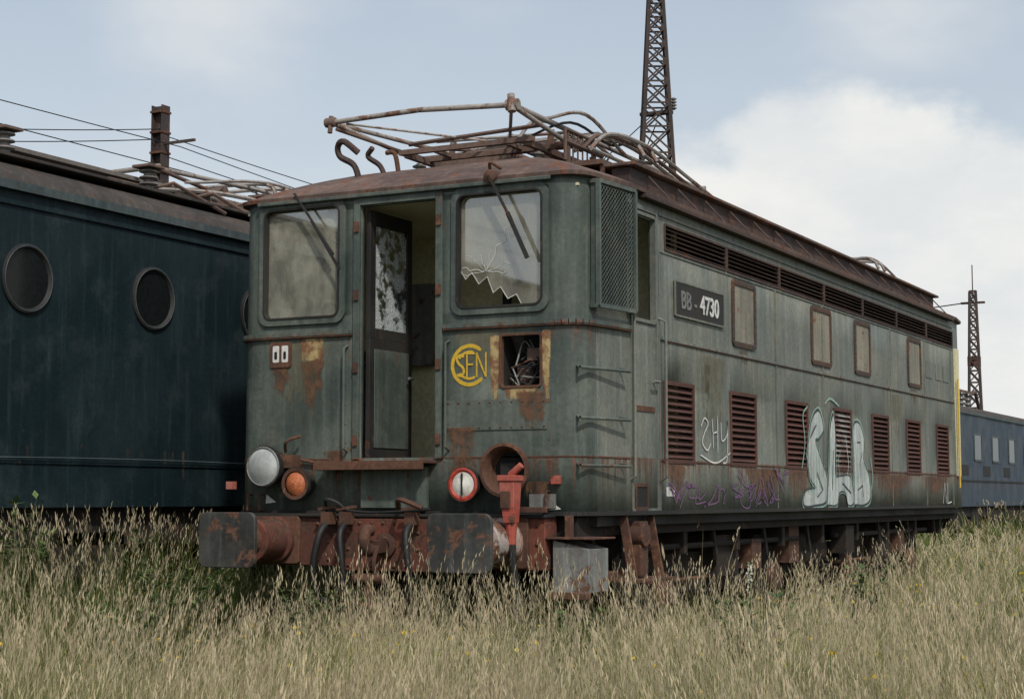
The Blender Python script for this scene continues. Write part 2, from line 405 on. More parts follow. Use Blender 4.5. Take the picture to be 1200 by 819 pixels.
b.lathe((.80,.02,3.70),nz,[(0,.05),(.09,.05),(.10,.035),(.11,0)],'rust',12)
b.beam((.80,-.08,3.70),(1.00,-.07,3.32),.03,.014,'dark'); b.beam((.95,-.075,3.42),(1.11,-.075,3.08),.016,.03,'rubber')
b.tube(spl([(.77,-.0,3.74),(.80,-.06,3.80),(.86,-.0,3.76)],6),.012,'rust')
b.obj('windscreen_wipers',loco)
b=MB(); b.box(-1.23,-.53,.03,.034,2.75,3.61,'glass')
# right pane broken open along its lower left edge: built as polygon with jagged missing corner
pane=[(.50,3.59),(1.20,3.59),(1.20,2.75),(1.02,2.75),(.97,2.84),(.90,2.81),(.84,2.90),(.78,2.86),(.73,2.98),(.66,2.93),(.60,3.02),(.55,2.97),(.50,3.05)]
b.add([(p[0],.030,p[1]) for p in pane],[tuple(range(len(pane)))],'glass')
b.obj('windscreens',loco)
b=MB()
cx,cz=.72,3.02
for k in range(13):
    a=k*2*math.pi/13+random.uniform(-.2,.2); L=random.uniform(.12,.42); p=[(cx,cz)]
    if math.sin(a)<-.1: continue
    for q in range(1,7):
        r=L*q/6; aa=a+random.uniform(-.13,.13); p.append((min(max(cx+r*math.cos(aa),.5),1.2),min(max(cz+r*math.sin(aa),2.75),3.55)))
    b.ribbon(p,.003 if k%2 else .005,(0,.026,0),X,Z,'white')
b.ribbon(pane[3:],.007,(0,.0265,0),X,Z,'white')
b.obj('glass_cracks',loco)
# interior
b=MB()
b.box(-1.50,-.05,1.75,1.80,1.55,3.66,'cream'); b.box(.35,1.50,1.75,1.80,1.55,3.66,'cream'); b.box(-.05,.35,1.90,1.94,1.55,3.66,'cream')
b.box(-1.45,1.45,.1,1.75,1.56,1.60,'wood'); b.box(-1.25,-.45,.08,.40,1.60,2.50,'grey'); b.box(.48,.80,.08,.4,1.60,2.55,'dark')
b.box(-1.45,1.45,.06,1.75,3.60,3.62,'cream')
b.box(.55,.85,1.55,1.745,1.7,2.9,'dark'); b.box(-1.1,-.7,1.65,1.745,2.5,3.2,'grey'); b.box(-.03,.03,1.70,1.749,1.6,3.5,'dark')
b.box(.36,.40,1.70,1.749,1.6,3.5,'dark'); b.box(-.02,.35,1.85,1.899,2.1,2.14,'dark')
b.tube([(.05,1.1,1.6),(.05,1.1,2.3)],.03,'dark'); b.lathe((-.95,.35,2.65),(0,-.5,.8),[(0,.12),(.02,.13),(.04,.12)],'dark',16)
b.lathe((-1.12,.2,2.92),(.6,-1,0),[(0,.0),(0,.07),(.05,.07),(.05,.0)],'dark',14); b.tube([(-1.12,.25,2.5),(-1.12,.25,2.9)],.02,'dark')
for i in range(14):
    P=[(random.uniform(.88,1.16),random.uniform(.05,.18),random.uniform(2.18,2.52)) for _ in range(3)]; b.tube(spl(P,5),.006,random.choice(['grey','rubber','rubber','rust']),5)
b.box(.82,1.22,.26,.27,2.10,2.60,'black'); b.box(.82,1.22,.05,.26,2.10,2.16,'dark'); b.box(.82,.85,.05,.26,2.16,2.6,'dark')
b.box(.92,1.05,.14,.24,2.2,2.33,'pantr'); b.box(1.02,1.14,.10,.14,2.36,2.45,'pantr')
b.obj('cab_interior',loco)
b=MB()
b.box(-.335,-.30,.06,.68,1.66,2.58,'dark')
for y0,y1 in ((.06,.14),(.61,.68)): b.box(-.335,-.30,y0,y1,2.58,3.56,'dark')
b.box(-.335,-.30,.14,.61,3.45,3.56,'dark'); b.box(-.335,-.30,.14,.61,2.58,2.66,'dark')
b.box(-.298,-.292,.12,.62,1.75,2.50,'front')
b.box(-.32,-.315,.14,.61,2.66,3.45,'shatter'); b.tube([(-.29,.62,2.3),(-.25,.62,2.3),(-.25,.55,2.3)],.012,'grey')
b.obj('cab_door_leaf',loco,bevel=.004)
# lamps
b=MB()
def lamp(x,z,r,y0,kind):
    o=(x,0,z)
    b.lathe(o,nz,[(-.01,r*.7),(y0*.4,r*.92),(y0,r*.98),(y0,r*1.10),(y0+.035,r*1.10),(y0+.035,r*.97)],'dark' if kind!='E' else 'rust',28)
    if kind=='W': b.lathe(o,nz,[(y0+.030,r*1.0),(y0+.05,r*.75),(y0+.065,r*.4),(y0+.07,0)],'lensC',28); b.lathe(o,nz,[(y0+.036,r*1.05),(y0+.046,r*1.0),(y0+.036,r*.96)],'grey',28)
    if kind=='O': b.lathe(o,nz,[(y0+.040,r*1.05),(y0+.036,r*.82)],'rust',24); b.lathe(o,nz,[(y0+.02,r*.82),(y0+.045,r*.5),(y0+.055,0)],'lensO',24)
    if kind=='R': b.lathe(o,nz,[(y0+.036,r*1.05),(y0+.04,r*.90),(y0+.03,r*.76)],'lensR',24); b.lathe(o,nz,[(y0+.03,r*.76),(y0+.045,r*.4),(y0+.05,0)],'lensW',24); b.box(x-.006,x+.006,-y0-.055,-y0-.045,z-r*.7,z+r*.7,'dark')
    if kind=='E': b.lathe(o,nz,[(y0+.036,r*1.11),(y0+.04,r*.97),(y0,r*.85),(-.02,r*.8)],'rust',28); b.lathe(o,nz,[(.004,r*.8),(.004,0)],'black',28); b.box(x-.07,x+.05,-.05,-.01,z-.08,z+.05,'dark')
lamp(-1.09,1.61,.145,.16,'W'); lamp(-.82,1.48,.115,.12,'O'); lamp(.62,1.47,.115,.10,'R'); lamp(.95,1.57,.175,.10,'E')
b.box(-1.0,-.88,-.12,0,1.60,1.70,'rust'); b.tube(spl([(-.95,-.1,1.72),(-.9,-.16,1.80),(-.84,-.06,1.84)],5),.012,'rust')
b.obj('headlamps',loco)
# emblem
b=MB()
def arc(cx,cz,r,a0,a1,n=24): return [(cx+r*math.cos(math.radians(a0+(a1-a0)*k/n)),cz+r*math.sin(math.radians(a0+(a1-a0)*k/n))) for k in range(n+1)]
lx,lz=.60,2.335
b.ribbon(arc(lx,lz,.142,48,318,30),.028,(0,-.004,0),X,Z,'yellow')
b.ribbon(arc(lx,lz,.098,70,150,10),.018,(0,-.0045,0),X,Z,'yellow'); b.ribbon(arc(lx,lz,.098,215,300,10),.018,(0,-.0045,0),X,Z,'yellow')
S_=[(-.045,.062),(-.075,.075),(-.105,.055),(-.09,.015),(-.06,-.01),(-.045,-.045),(-.07,-.075),(-.105,-.065)]
b.ribbon([(lx+p[0],lz+p[1]) for p in [tuple(q) for q in spl(S_,5)]],.020,(0,-.0052,0),X,Z,'yellow')
k=0
for seg in ([(-.02,-.095),(-.02,.095)],[(-.02,.085),(.045,.085)],[(-.02,.005),(.03,.005)],[(.062,-.09),(.062,.09)],[(.062,.085),(.135,-.085)],[(.138,-.09),(.138,.09)]):
    k+=1; b.ribbon([(lx+p[0],lz+p[1]) for p in seg],.022,(0,-.0055-.0004*k,0),X,Z,'yellow')
b.obj('railway_emblem',loco)
def patch(kind,u0,u1,z0,z1,plane='F',off=.0035):
    b=MB()
    if plane=='F': vs=[(u0,-off,z0),(u1,-off,z0),(u1,-off,z1),(u0,-off,z1)]
    else: vs=[(tx(1.565,z0)+off,u0,z0),(tx(1.565,z0)+off,u1,z0),(tx(1.565,z1)+off,u1,z1),(tx(1.565,z1)+off,u0,z1)]
    b.add(vs,[(0,1,2,3)],kind); o=b.obj('weather_stain',loco)
    uv=o.data.uv_layers.new(name='UVMap')
    for i,c in enumerate(((0,0),(1,0),(1,1),(0,1))): uv.data[i].uv=c
patch('pYel',-.90,-.66,2.28,2.60); patch('pRust',-.92,-.62,1.9,2.45,off=.0045); patch('pYel',.76,.86,2.05,2.56,off=.003); patch('pYel',1.18,1.27,2.05,2.58,off=.003); patch('pYel',.86,1.18,2.03,2.17,off=.0032)
patch('pRust',.95,1.28,1.75,2.15,off=.0115); patch('pRust',-1.2,-.95,2.0,2.40); patch('pRust',-.70,-.42,1.3,1.75); patch('pRust',1.0,1.3,1.27,1.5)
patch('pRust',.35,.7,1.5,1.9,off=.0118); patch('pPale',-1.28,-.5,1.75,2.6,off=.0028); patch('pPale',.4,.9,2.1,2.6,off=.0026)
for (a,c,d,e,k) in ((1.3,1.9,1.22,1.65,'pRust'),(2.0,2.85,1.65,2.58,'pPale'),(2.2,2.4,1.8,2.5,'pMoss'),(4.2,5.1,1.25,1.65,'pRust'),(7,9,1.25,1.65,'pRust'),(3.0,4.3,1.25,1.65,'pRust'),(9.2,11,1.25,1.65,'pRust'),(7.9,8.7,1.7,2.58,'pPale'),(3.0,3.4,2.4,2.66,'pMoss'),(8.8,9.4,2.3,2.66,'pMoss')):
    patch(k,a,c,d,e,'S')
# side details
b=MB(); SX=lambda z: tx(1.565,z)
def slat(y0,y1,z,h,mat,dx=0.):
    x=SX(z)+dx; vs=[(x-.035,y0,z+h*.5),(x+.010,y0,z-h*.35),(x+.004,y0,z-h*.5),(x-.045,y0,z+h*.4)]
    vs+=[(v[0],y1,v[2]+random.uniform(-.003,.003)) for v in vs]
    b.add(vs,[(0,1,5,4),(1,2,6,5),(2,3,7,6),(3,0,4,7),(3,2,1,0),(4,5,6,7)],mat)
for k,(a,c) in enumerate(LOUV):
    mat='louvreW' if k==3 else 'louvre'
    for i in range(11): slat(a,c,1.70+i*.0515,.046,mat)
    b.box(1.40,1.41,a-.05,c+.05,1.62,2.30,'black')
    b.rrframe((SX(1.96),(a+c)/2,1.96),Y,Z,c-a+.06,.64,.012,.032,.010,'louvre')
    for i in range(5):
        for z in (1.655,2.265): b.rivet((SX(1.96)+.010,a+.02+(c-a-.04)*i/4,z),X,.008,'rust')
for a,c in TOP:
    for i in range(5): slat(a,c,3.335+i*.036,.030,'band')
    b.box(1.46,1.47,a-.02,c+.02,3.28,3.53,'black')
    b.rrframe((SX(3.4),(a+c)/2,3.405),Y,Z,c-a+.03,.215,.01,.018,.010,'band')
for a,c in ((2.90,3.50),(5.12,5.78),(6.62,7.22),(8.82,9.44)):
    b.rrframe((SX(2.96),(a+c)/2,2.96),Y,Z,c-a,.58,.05,.045,.018,'winrust'); b.rrplate((SX(2.96)+.001,(a+c)/2,2.96),Y,Z,c-a-.06,.52,.03,.006,'tan')
    for i in range(8):
        for z in (2.695,3.225): b.rivet((SX(2.96)+.018,a+.04+(c-a-.08)*i/7,z),X,.009,'rust')
    for i in range(7):
        for y in (a+.022,c-.022): b.rivet((SX(2.96)+.018,y,2.74+i*.073),X,.009,'rust')
for a in (9.85,10.35,10.75): b.rrplate((SX(2.9),a,2.93),Y,Z,.32,.20,.01,.008,'side')
for z,h,d,mt in ((2.60,.022,.016,'side'),(2.585,.008,.012,'rust'),(1.655,.012,.006,'rust'),(3.565,.018,.012,'side'),(3.275,.010,.008,'side')):
    b.box(SX(z)-.004,SX(z)+d,1.28,LEN-.75,z-h/2,z+h/2,mt)
for y in (1.27,4.05,5.48,8.05,9.62,11.0):
    b.box(SX(3.7)-.004,SX(1.3)+.003,y-.010,y+.010,1.27,3.27,'side')
    for k in range(12): b.rivet((SX(2.4)+.004,y+.03,1.33+k*.16),X,.006,'side')
for k in range(60): b.rivet((SX(1.4)+.0,1.35+k*.162,1.63),X,.006,'rust' if k%4==0 else 'side')
b.rrframe((SX(2.4),.985,2.42),Y,Z,.52,2.32,.03,.035,.012,'side'); b.rrframe((SX(3.1),.985,3.11),Y,Z,.46,.84,.05,.025,.018,'side')
b.box(SX(2.6)-.0,SX(2.6)+.012,.80,1.17,2.02,2.06,'rust'); b.tube([(SX(2)+0,1.16,2.25),(SX(2)+.05,1.16,2.25),(SX(2)+.05,1.05,2.25)],.012,'grey',6)
for y,x in ((.71,1.60),(1.255,1.625)):
    b.tube([(x-.05,y,1.50),(x+.0,y,1.53),(x+.0,y,2.72),(x-.06,y,2.75)],.011,'side',6)
b.box(SX(1.3)-.01,SX(1.3)+.004,.80,1.0,1.30,1.46,'black')
b.rrframe((SX(1.38),.90,1.38),Y,Z,.24,.2,.02,.025,.010,'rust')
b.rrplate((SX(1.38),1.47,1.42),Y,Z,.16,.07,.005,.003,'white')
for z in (2.29,1.935,1.60):
    p=at(cum[iA]-.12); q=at(cum[iA]+.40)
    b.tube([(p[0],p[1],z+.02),(p[0]+.05,p[1]-.07,z),(q[0]+.08,q[1],z),(q[0],q[1],z+.02)],.013,'front',6)
b.box(1.50,1.572,LEN-.66,LEN-.47,1.65,3.3,'cream'); b.tube([(1.60,LEN-.68,1.5),(1.60,LEN-.68,2.9)],.012,'yellow',6)
b.obj('side_fittings',loco,smooth=30)
# grille
b=MB(); p=V((*at(cum[iA]+.0),0)); q=V((*at(cum[iA]+.52),0)); U=(q-p).normalized(); N=V((U.y,-U.x,0)); d=.065
L=(q-p).length; z0,z1=2.74,3.64
def G(s_,z,e=0.): return p+U*s_+N*(d+e)+Z*z
for s_ in (.0,L): b.beam(G(s_,z0),G(s_,z1),.03,.03,'front')
for z in (z0,z1): b.beam(G(0,z),G(L,z),.03,.03,'front')
for s_ in (.0,L):
    for z in (z0,z1): b.beam(G(s_,z),G(s_,z,-d),.03,.03,'front')
b.add([G(0,z0),G(0,z1),G(0,z1,-d),G(0,z0,-d)],[(0,1,2,3)],'front'); b.add([G(0,z1),G(L,z1),G(L,z1,-d),G(0,z1,-d)],[(0,1,2,3)],'front')
st=.026; H=z1-z0
for sg in (1,-1):
    k=-H
    while k<L+H:
        za=max(0,-k) if sg>0 else max(0,k-L); zc=min(H,L-k) if sg>0 else min(H,k)
        if zc>za+.01: b.beam(G(k+sg*za,z0+za,.002*sg),G(k+sg*zc,z0+zc,.002*sg),.005,.004,'front')
        k+=st*1.5
b.add([G(.02,z0+.02,-d*.93),G(L-.02,z0+.02,-d*.93),G(L-.02,z1-.02,-d*.93),G(.02,z1-.02,-d*.93)],[(0,1,2,3)],'black')
b.obj('window_grille',loco)
b=MB(); b.rrplate((SX(2.94),2.13,2.945),Y,Z,1.08,.27,.01,.018,'dark'); b.rrframe((SX(2.94)+.01,2.13,2.945),Y,Z,1.10,.29,.012,.015,.012,'side')
b.obj('number_plate',loco)
def text(s_,size,loc,rot,mat,name,ext=.003,sx=1.):
    c=bpy.data.curves.new(name,'FONT'); c.body=s_; c.size=size; c.extrude=ext; c.offset=size*.018; o=bpy.data.objects.new(name,c); scn.collection.objects.link(o)
    o.location=loc; o.rotation_euler=rot; c.materials.append(M[mat]); o.parent=loco; o.scale=(sx,1,1); return o
RX=(math.radians(90),0,math.radians(90))
text('BB',.20,(SX(2.94)+.020,1.70,2.875),RX,'grey','plate_letters'); text('4730',.215,(SX(2.94)+.020,2.12,2.87),RX,'white','plate_digits',sx=1.0)
text('-',.18,(SX(2.94)+.020,1.99,2.88),RX,'grey','plate_dash')
# graffiti
b=MB(); O=(1.5655,0,0)
def blob(pts,lift,fillmat='silver'):
    P=spl(list(pts)+[pts[0]],6)[:-1]
    vs=[V((1.5655+lift,p[0],p[1])) for p in P]; b.add(vs,[tuple(range(len(vs)))],fillmat)
    b.ribbon([tuple(p) for p in P]+[tuple(P[0])],.018,O,Y,Z,'tagdark',lift+.0008)
    c=V((sum(p[0] for p in P)/len(P),sum(p[1] for p in P)/len(P)))
    b.ribbon([tuple(c+(V((p[0],p[1]))-c)*1.06) for p in P],.018,O,Y,Z,'lgreen',lift+.0003)
blob([(4.90,1.75),(5.05,2.10),(5.30,2.22),(5.45,2.05),(5.30,1.95),(5.18,1.92),(5.35,1.75),(5.55,1.55),(5.50,1.34),(5.15,1.30),(4.80,1.30),(4.85,1.44),(5.15,1.47),(5.0,1.55)],.006)
blob([(5.52,1.30),(5.62,1.75),(5.66,2.05),(5.78,2.2),(5.84,2.0),(5.82,1.62),(5.95,1.59),(6.3,1.60),(6.42,1.50),(6.44,1.32),(6.25,1.30),(6.15,1.42),(5.95,1.42),(5.85,1.30)],.0085)
blob([(6.46,1.30),(6.48,1.7),(6.47,2.10),(6.7,2.15),(6.88,1.98),(6.83,1.78),(7.03,1.6),(7.08,1.38),(6.86,1.30)],.011)
for pts in ([(6.6,1.95),(6.72,1.95)],[(6.6,1.45),(6.78,1.5),(6.8,1.38)],[(5.0,1.95),(5.1,2.02),(5.2,2.08)],[(5.7,1.45),(5.75,1.85)],[(6.05,1.52),(6.35,1.42)],[(5.2,1.62),(5.38,1.45),(5.2,1.38)]):
    b.ribbon(pts,.025,O,Y,Z,'tagdark',.0135)
for k in range(16):
    y=4.9+k*.13+random.uniform(-.04,.04); b.ribbon([(y,random.uniform(1.4,1.6)),(y+random.uniform(-.05,.05),random.uniform(1.7,1.8)),(y+random.uniform(-.08,.08),random.uniform(1.85,2.0))],.012,O,Y,Z,random.choice(['lgreen','tagdark','white']),.014+.0003*k)
for pts in ([(4.75,1.65),(4.85,1.9),(4.8,2.15),(4.95,2.25)],[(7.1,1.4),(7.2,1.6),(7.12,1.8)],[(5.5,2.3),(5.7,2.36),(6.0,2.3)]): b.ribbon([tuple(p) for p in spl(pts,6)],.022,O,Y,Z,'lgreen',.0055)
for pts in ([(2.12,1.95),(2.2,2.02),(2.28,1.98),(2.2,1.9),(2.15,1.82),(2.26,1.76),(2.34,1.82)],[(2.38,2.02),(2.40,1.78)],[(2.38,1.9),(2.5,1.92)],[(2.5,2.05),(2.5,1.75)],[(2.58,2.0),(2.6,1.85),(2.72,1.9),(2.74,2.02),(2.72,1.7),(2.62,1.66)],[(2.1,1.72),(2.45,1.66),(2.8,1.75)]):
    b.ribbon([tuple(p) for p in spl(pts,6)],.014,O,Y,Z,'white',.0055)
for k in range(13):
    y=1.45+k*.2; P=[(y+random.uniform(-.1,.25),random.uniform(1.29,1.50)) for _ in range(5)]
    b.ribbon([tuple(p) for p in spl(P,6)],.012,O,Y,Z,'purple',.005+.0004*k)
for k in range(6):
    y=3.0+k*.25; P=[(y+random.uniform(-.1,.2),random.uniform(1.35,1.66)) for _ in range(4)]
    b.ribbon([tuple(p) for p in spl(P,6)],.012,O,Y,Z,'purple',.0105+.0004*k)
for pts in ([(10.4,1.3),(10.5,1.55),(10.6,1.3)],[(10.65,1.55),(10.65,1.3),(10.85,1.32)]): b.ribbon(pts,.03,O,Y,Z,'white',.0055)
b.obj('graffiti',loco)
# buffer beam
b=MB()
b.box(-1.28,1.28,-.14,.05,.87,1.235,'rustred'); b.box(-.36,.40,-.165,-.142,.84,1.22,'rustred')
b.box(-1.30,1.30,-.17,-.0,1.232,1.256,'dark')
for x in [-.33+.1*i for i in range(8)]:
    for z in (.88,1.0,1.12,1.19):
        if abs(x)>.15 or z in (.88,1.19): b.rivet((x,-.165,z),nz,.016,'rust')
for x in (-.62,-.52,.55,1.22,-1.2,.47):
    for z in (.92,1.05,1.18): b.rivet((x,-.14,z),nz,.017,'rust')
b.obj('buffer_beam',loco,bevel=.006)
for sx in (-.98,.95):
    b=MB()
    b.rrplate((sx,-.14,1.06),X,Z,.42,.36,.03,.03,'rust')
    b.lathe((sx,-.17,1.06),nz,[(0,.175),(.04,.175),(.05,.15),(.30,.15),(.30,.165),(.335,.165),(.34,.12)],'rustred' if sx<0 else 'barrelw',24)
    b.lathe((sx,-.50,1.06),nz,[(0,.12),(.24,.12)],'rust',24)
    b.lathe((sx,-.74,1.06),nz,[(-.10,.10),(-.04,.13),(0,.16)],'dark',20)
    b.rrplate((sx,-.745,1.07),X,Z,.50,.40,.06,.035,'buffer')
    b.obj('buffer',loco,bevel=.006)
b=MB()
b.lathe((0,-.165,1.03),nz,[(0,.09),(.03,.09),(.04,.05)],'rust',14)
b.beam((0,-.16,1.03),(0,-.36,1.02),.06,.09,'rust'); b.tube(spl([(0,-.36,1.0),(0,-.43,1.0),(0,-.47,1.07),(0,-.44,1.14),(0,-.38,1.14)],6),[.045]*25,'rust',8)
for sx in (-.06,.06): b.tube(spl([(sx,-.38,1.03),(sx,-.43,.92),(sx,-.40,.80)],6),.016,'rust',6)
b.tube([(-.12,-.40,.80),(.12,-.40,.80)],.035,'rust',10); b.tube([(0,-.40,.84),(0,-.40,.55)],.022,'rust',8); b.tube([(-.12,-.40,.60),(.12,-.40,.60)],.03,'rust',10)
for x,sgn in ((-.46,-1),(.26,1),(-.30,1)):
    b.tube([(x,-.14,1.20),(x,-.22,1.22)],.03,'rust',8); b.box(x-.04,x+.04,-.28,-.20,1.18,1.27,'rust'); b.beam((x-.08,-.25,1.29),(x+.09,-.25,1.31),.02,.02,'rust')
    b.tube(spl([(x,-.24,1.2),(x+.01*sgn,-.34,1.10),(x+.05*sgn,-.36,.85),(x+.03*sgn,-.32,.66),(x-.04*sgn,-.25,.60)],7),.026,'rubber',8)
b.tube(spl([(-.50,-.2,1.28),(-.44,-.30,1.36),(-.34,-.26,1.32),(-.30,-.2,1.22)],6),.014,'rubber',6); b.tube(spl([(.12,-.2,1.30),(.22,-.34,1.36),(.38,-.3,1.30)],6),.02,'rust',6)
b.obj('coupling_and_hoses',loco,smooth=50)
b=MB()
b.add([(1.06,-.35,1.20),(1.14,-.35,1.20),(1.14,-.26,1.20),(1.06,-.26,1.20),(1.03,-.36,1.50),(1.15,-.36,1.50),(1.15,-.24,1.50),(1.03,-.24,1.50)],[(0,3,2,1),(4,5,6,7),(0,1,5,4),(1,2,6,5),(2,3,7,6),(3,0,4,7)],'redp')
b.box(1.02,1.16,-.37,-.23,1.49,1.53,'redp'); b.tube([(1.09,-.3,1.53),(1.18,-.3,1.60)],.026,'redp'); b.box(1.045,1.125,-.368,-.36,1.30,1.42,'rust')
b.tube([(1.10,-.3,1.22),(1.10,-.3,1.05)],[.042,.032],'redp',10)
b.tube(spl([(1.10,-.3,1.06),(1.12,-.30,.85),(1.14,-.28,.62),(1.13,-.25,.4)],6),.030,'rubber',10)
b.box(1.02,1.30,-.22,-.14,1.27,1.31,'rust')
b.obj('jumper_cable_post',loco,bevel=.008)
b=MB()
b.add([(1.32,-.10,1.08),(1.60,-.10,1.02),(1.60,.22,1.02),(1.32,.22,1.08),(1.32,-.10,.68),(1.60,-.10,.72),(1.60,.22,.72),(1.32,.22,.68)],[(0,1,2,3),(4,7,6,5),(0,4,5,1),(1,5,6,2),(2,6,7,3),(3,7,4,0)],'grey')
b.box(1.28,1.64,-.14,.26,1.085,1.10,'rust'); b.beam((1.4,0,1.25),(1.4,0,1.08),.05,.05,'rust'); b.beam((1.30,-.12,.70),(1.62,-.12,.70),.02,.05,'rust')
for y in (.66,1.16): b.beam((1.52,y,1.24),(1.60,y,.78),.02,.07,'rust',up=(1,0,0))
b.box(1.42,1.70,.60,1.22,.76,.785,'rust'); b.box(1.40,1.44,.60,1.22,.78,.84,'rust'); b.box(1.50,1.60,.80,.94,.80,1.2,'rust'); b.lathe((1.50,.86,1.10),X,[(0,.09),(.12,.09),(.13,0)],'rust',14)
b.obj('foot_steps',loco,bevel=.005)
# underframe
b=MB()
b.box(-1.42,1.42,.08,LEN-.1,1.10,1.235,'under'); b.box(-1.48,1.48,.3,LEN-.3,1.17,1.24,'dark')
for i in range(9): b.box(-1.4,1.4,.9+i*1.25,.98+i*1.25,.92,1.10,'under')
for y0 in (1.95,7.05):
    for sx in (-1,1):
        x=sx*1.16
        b.beam((x,y0-.75,.78),(x,y0+3.45,.78),.06,.26,'under'); b.beam((x,y0+.5,.62),(x,y0+2.2,.62),.05,.12,'under')
        for yy in (y0,y0+2.75):
            b.box(x-.12,x+.12,yy-.17,yy+.17,.45,.78,'under'); b.lathe((x+sx*.10,yy,.62),(sx,0,0),[(0,.16),(.06,.15),(.09,.10),(.09,0)],'rust',16)
            b.lathe((sx*.70,yy,.62),(sx,0,0),[(0,.62),(.03,.66),(.03,.62),(.13,.62),(.13,.56),(.08,.52),(.07,.15),(.14,.12),(.14,0)],'under',32)
            for s2 in (-.42,.42):
                for k in range(5): b.lathe((x,yy+s2,.50+k*.05),Z,[(0,.08),(.02,.10),(.04,.08)],'under',12)
            for k in range(5): b.beam((x,yy-.5+k*.05,.93+k*.022),(x,yy+.5-k*.05,.93+k*.022),.09,.018,'under')
        b.box(x-.10,x+.18,y0+1.1,y0+1.65,.70,1.05,'under'); b.box(x+sx*.0,x+sx*.22,y0+1.9,y0+2.15,.74,1.0,'rust')
        b.tube([(sx*1.35,y0-.6,.98),(sx*1.35,y0+3.3,.98)],.025,'under',6); b.tube([(sx*1.28,y0-.3,.70),(sx*1.28,y0+1.0,.70)],.02,'rust',6)
for sx in (-1,1):
    b.tube([(sx*1.1,5.4,.85),(sx*1.1,6.4,.85)],.2,'under',16); b.box(sx*1.25-.1,sx*1.25+.1,5.0,5.3,.75,1.1,'rust')
    for i in range(8): b.beam((sx*1.36,1.6+i*1.3,1.12),(sx*1.36,1.6+i*1.3+.1,.85),.03,.05,'under')
    b.box(sx*1.36-.08,sx*1.36+.08,6.6,6.9,.80,1.08,'under')
b.obj('bogies_and_underframe',loco)
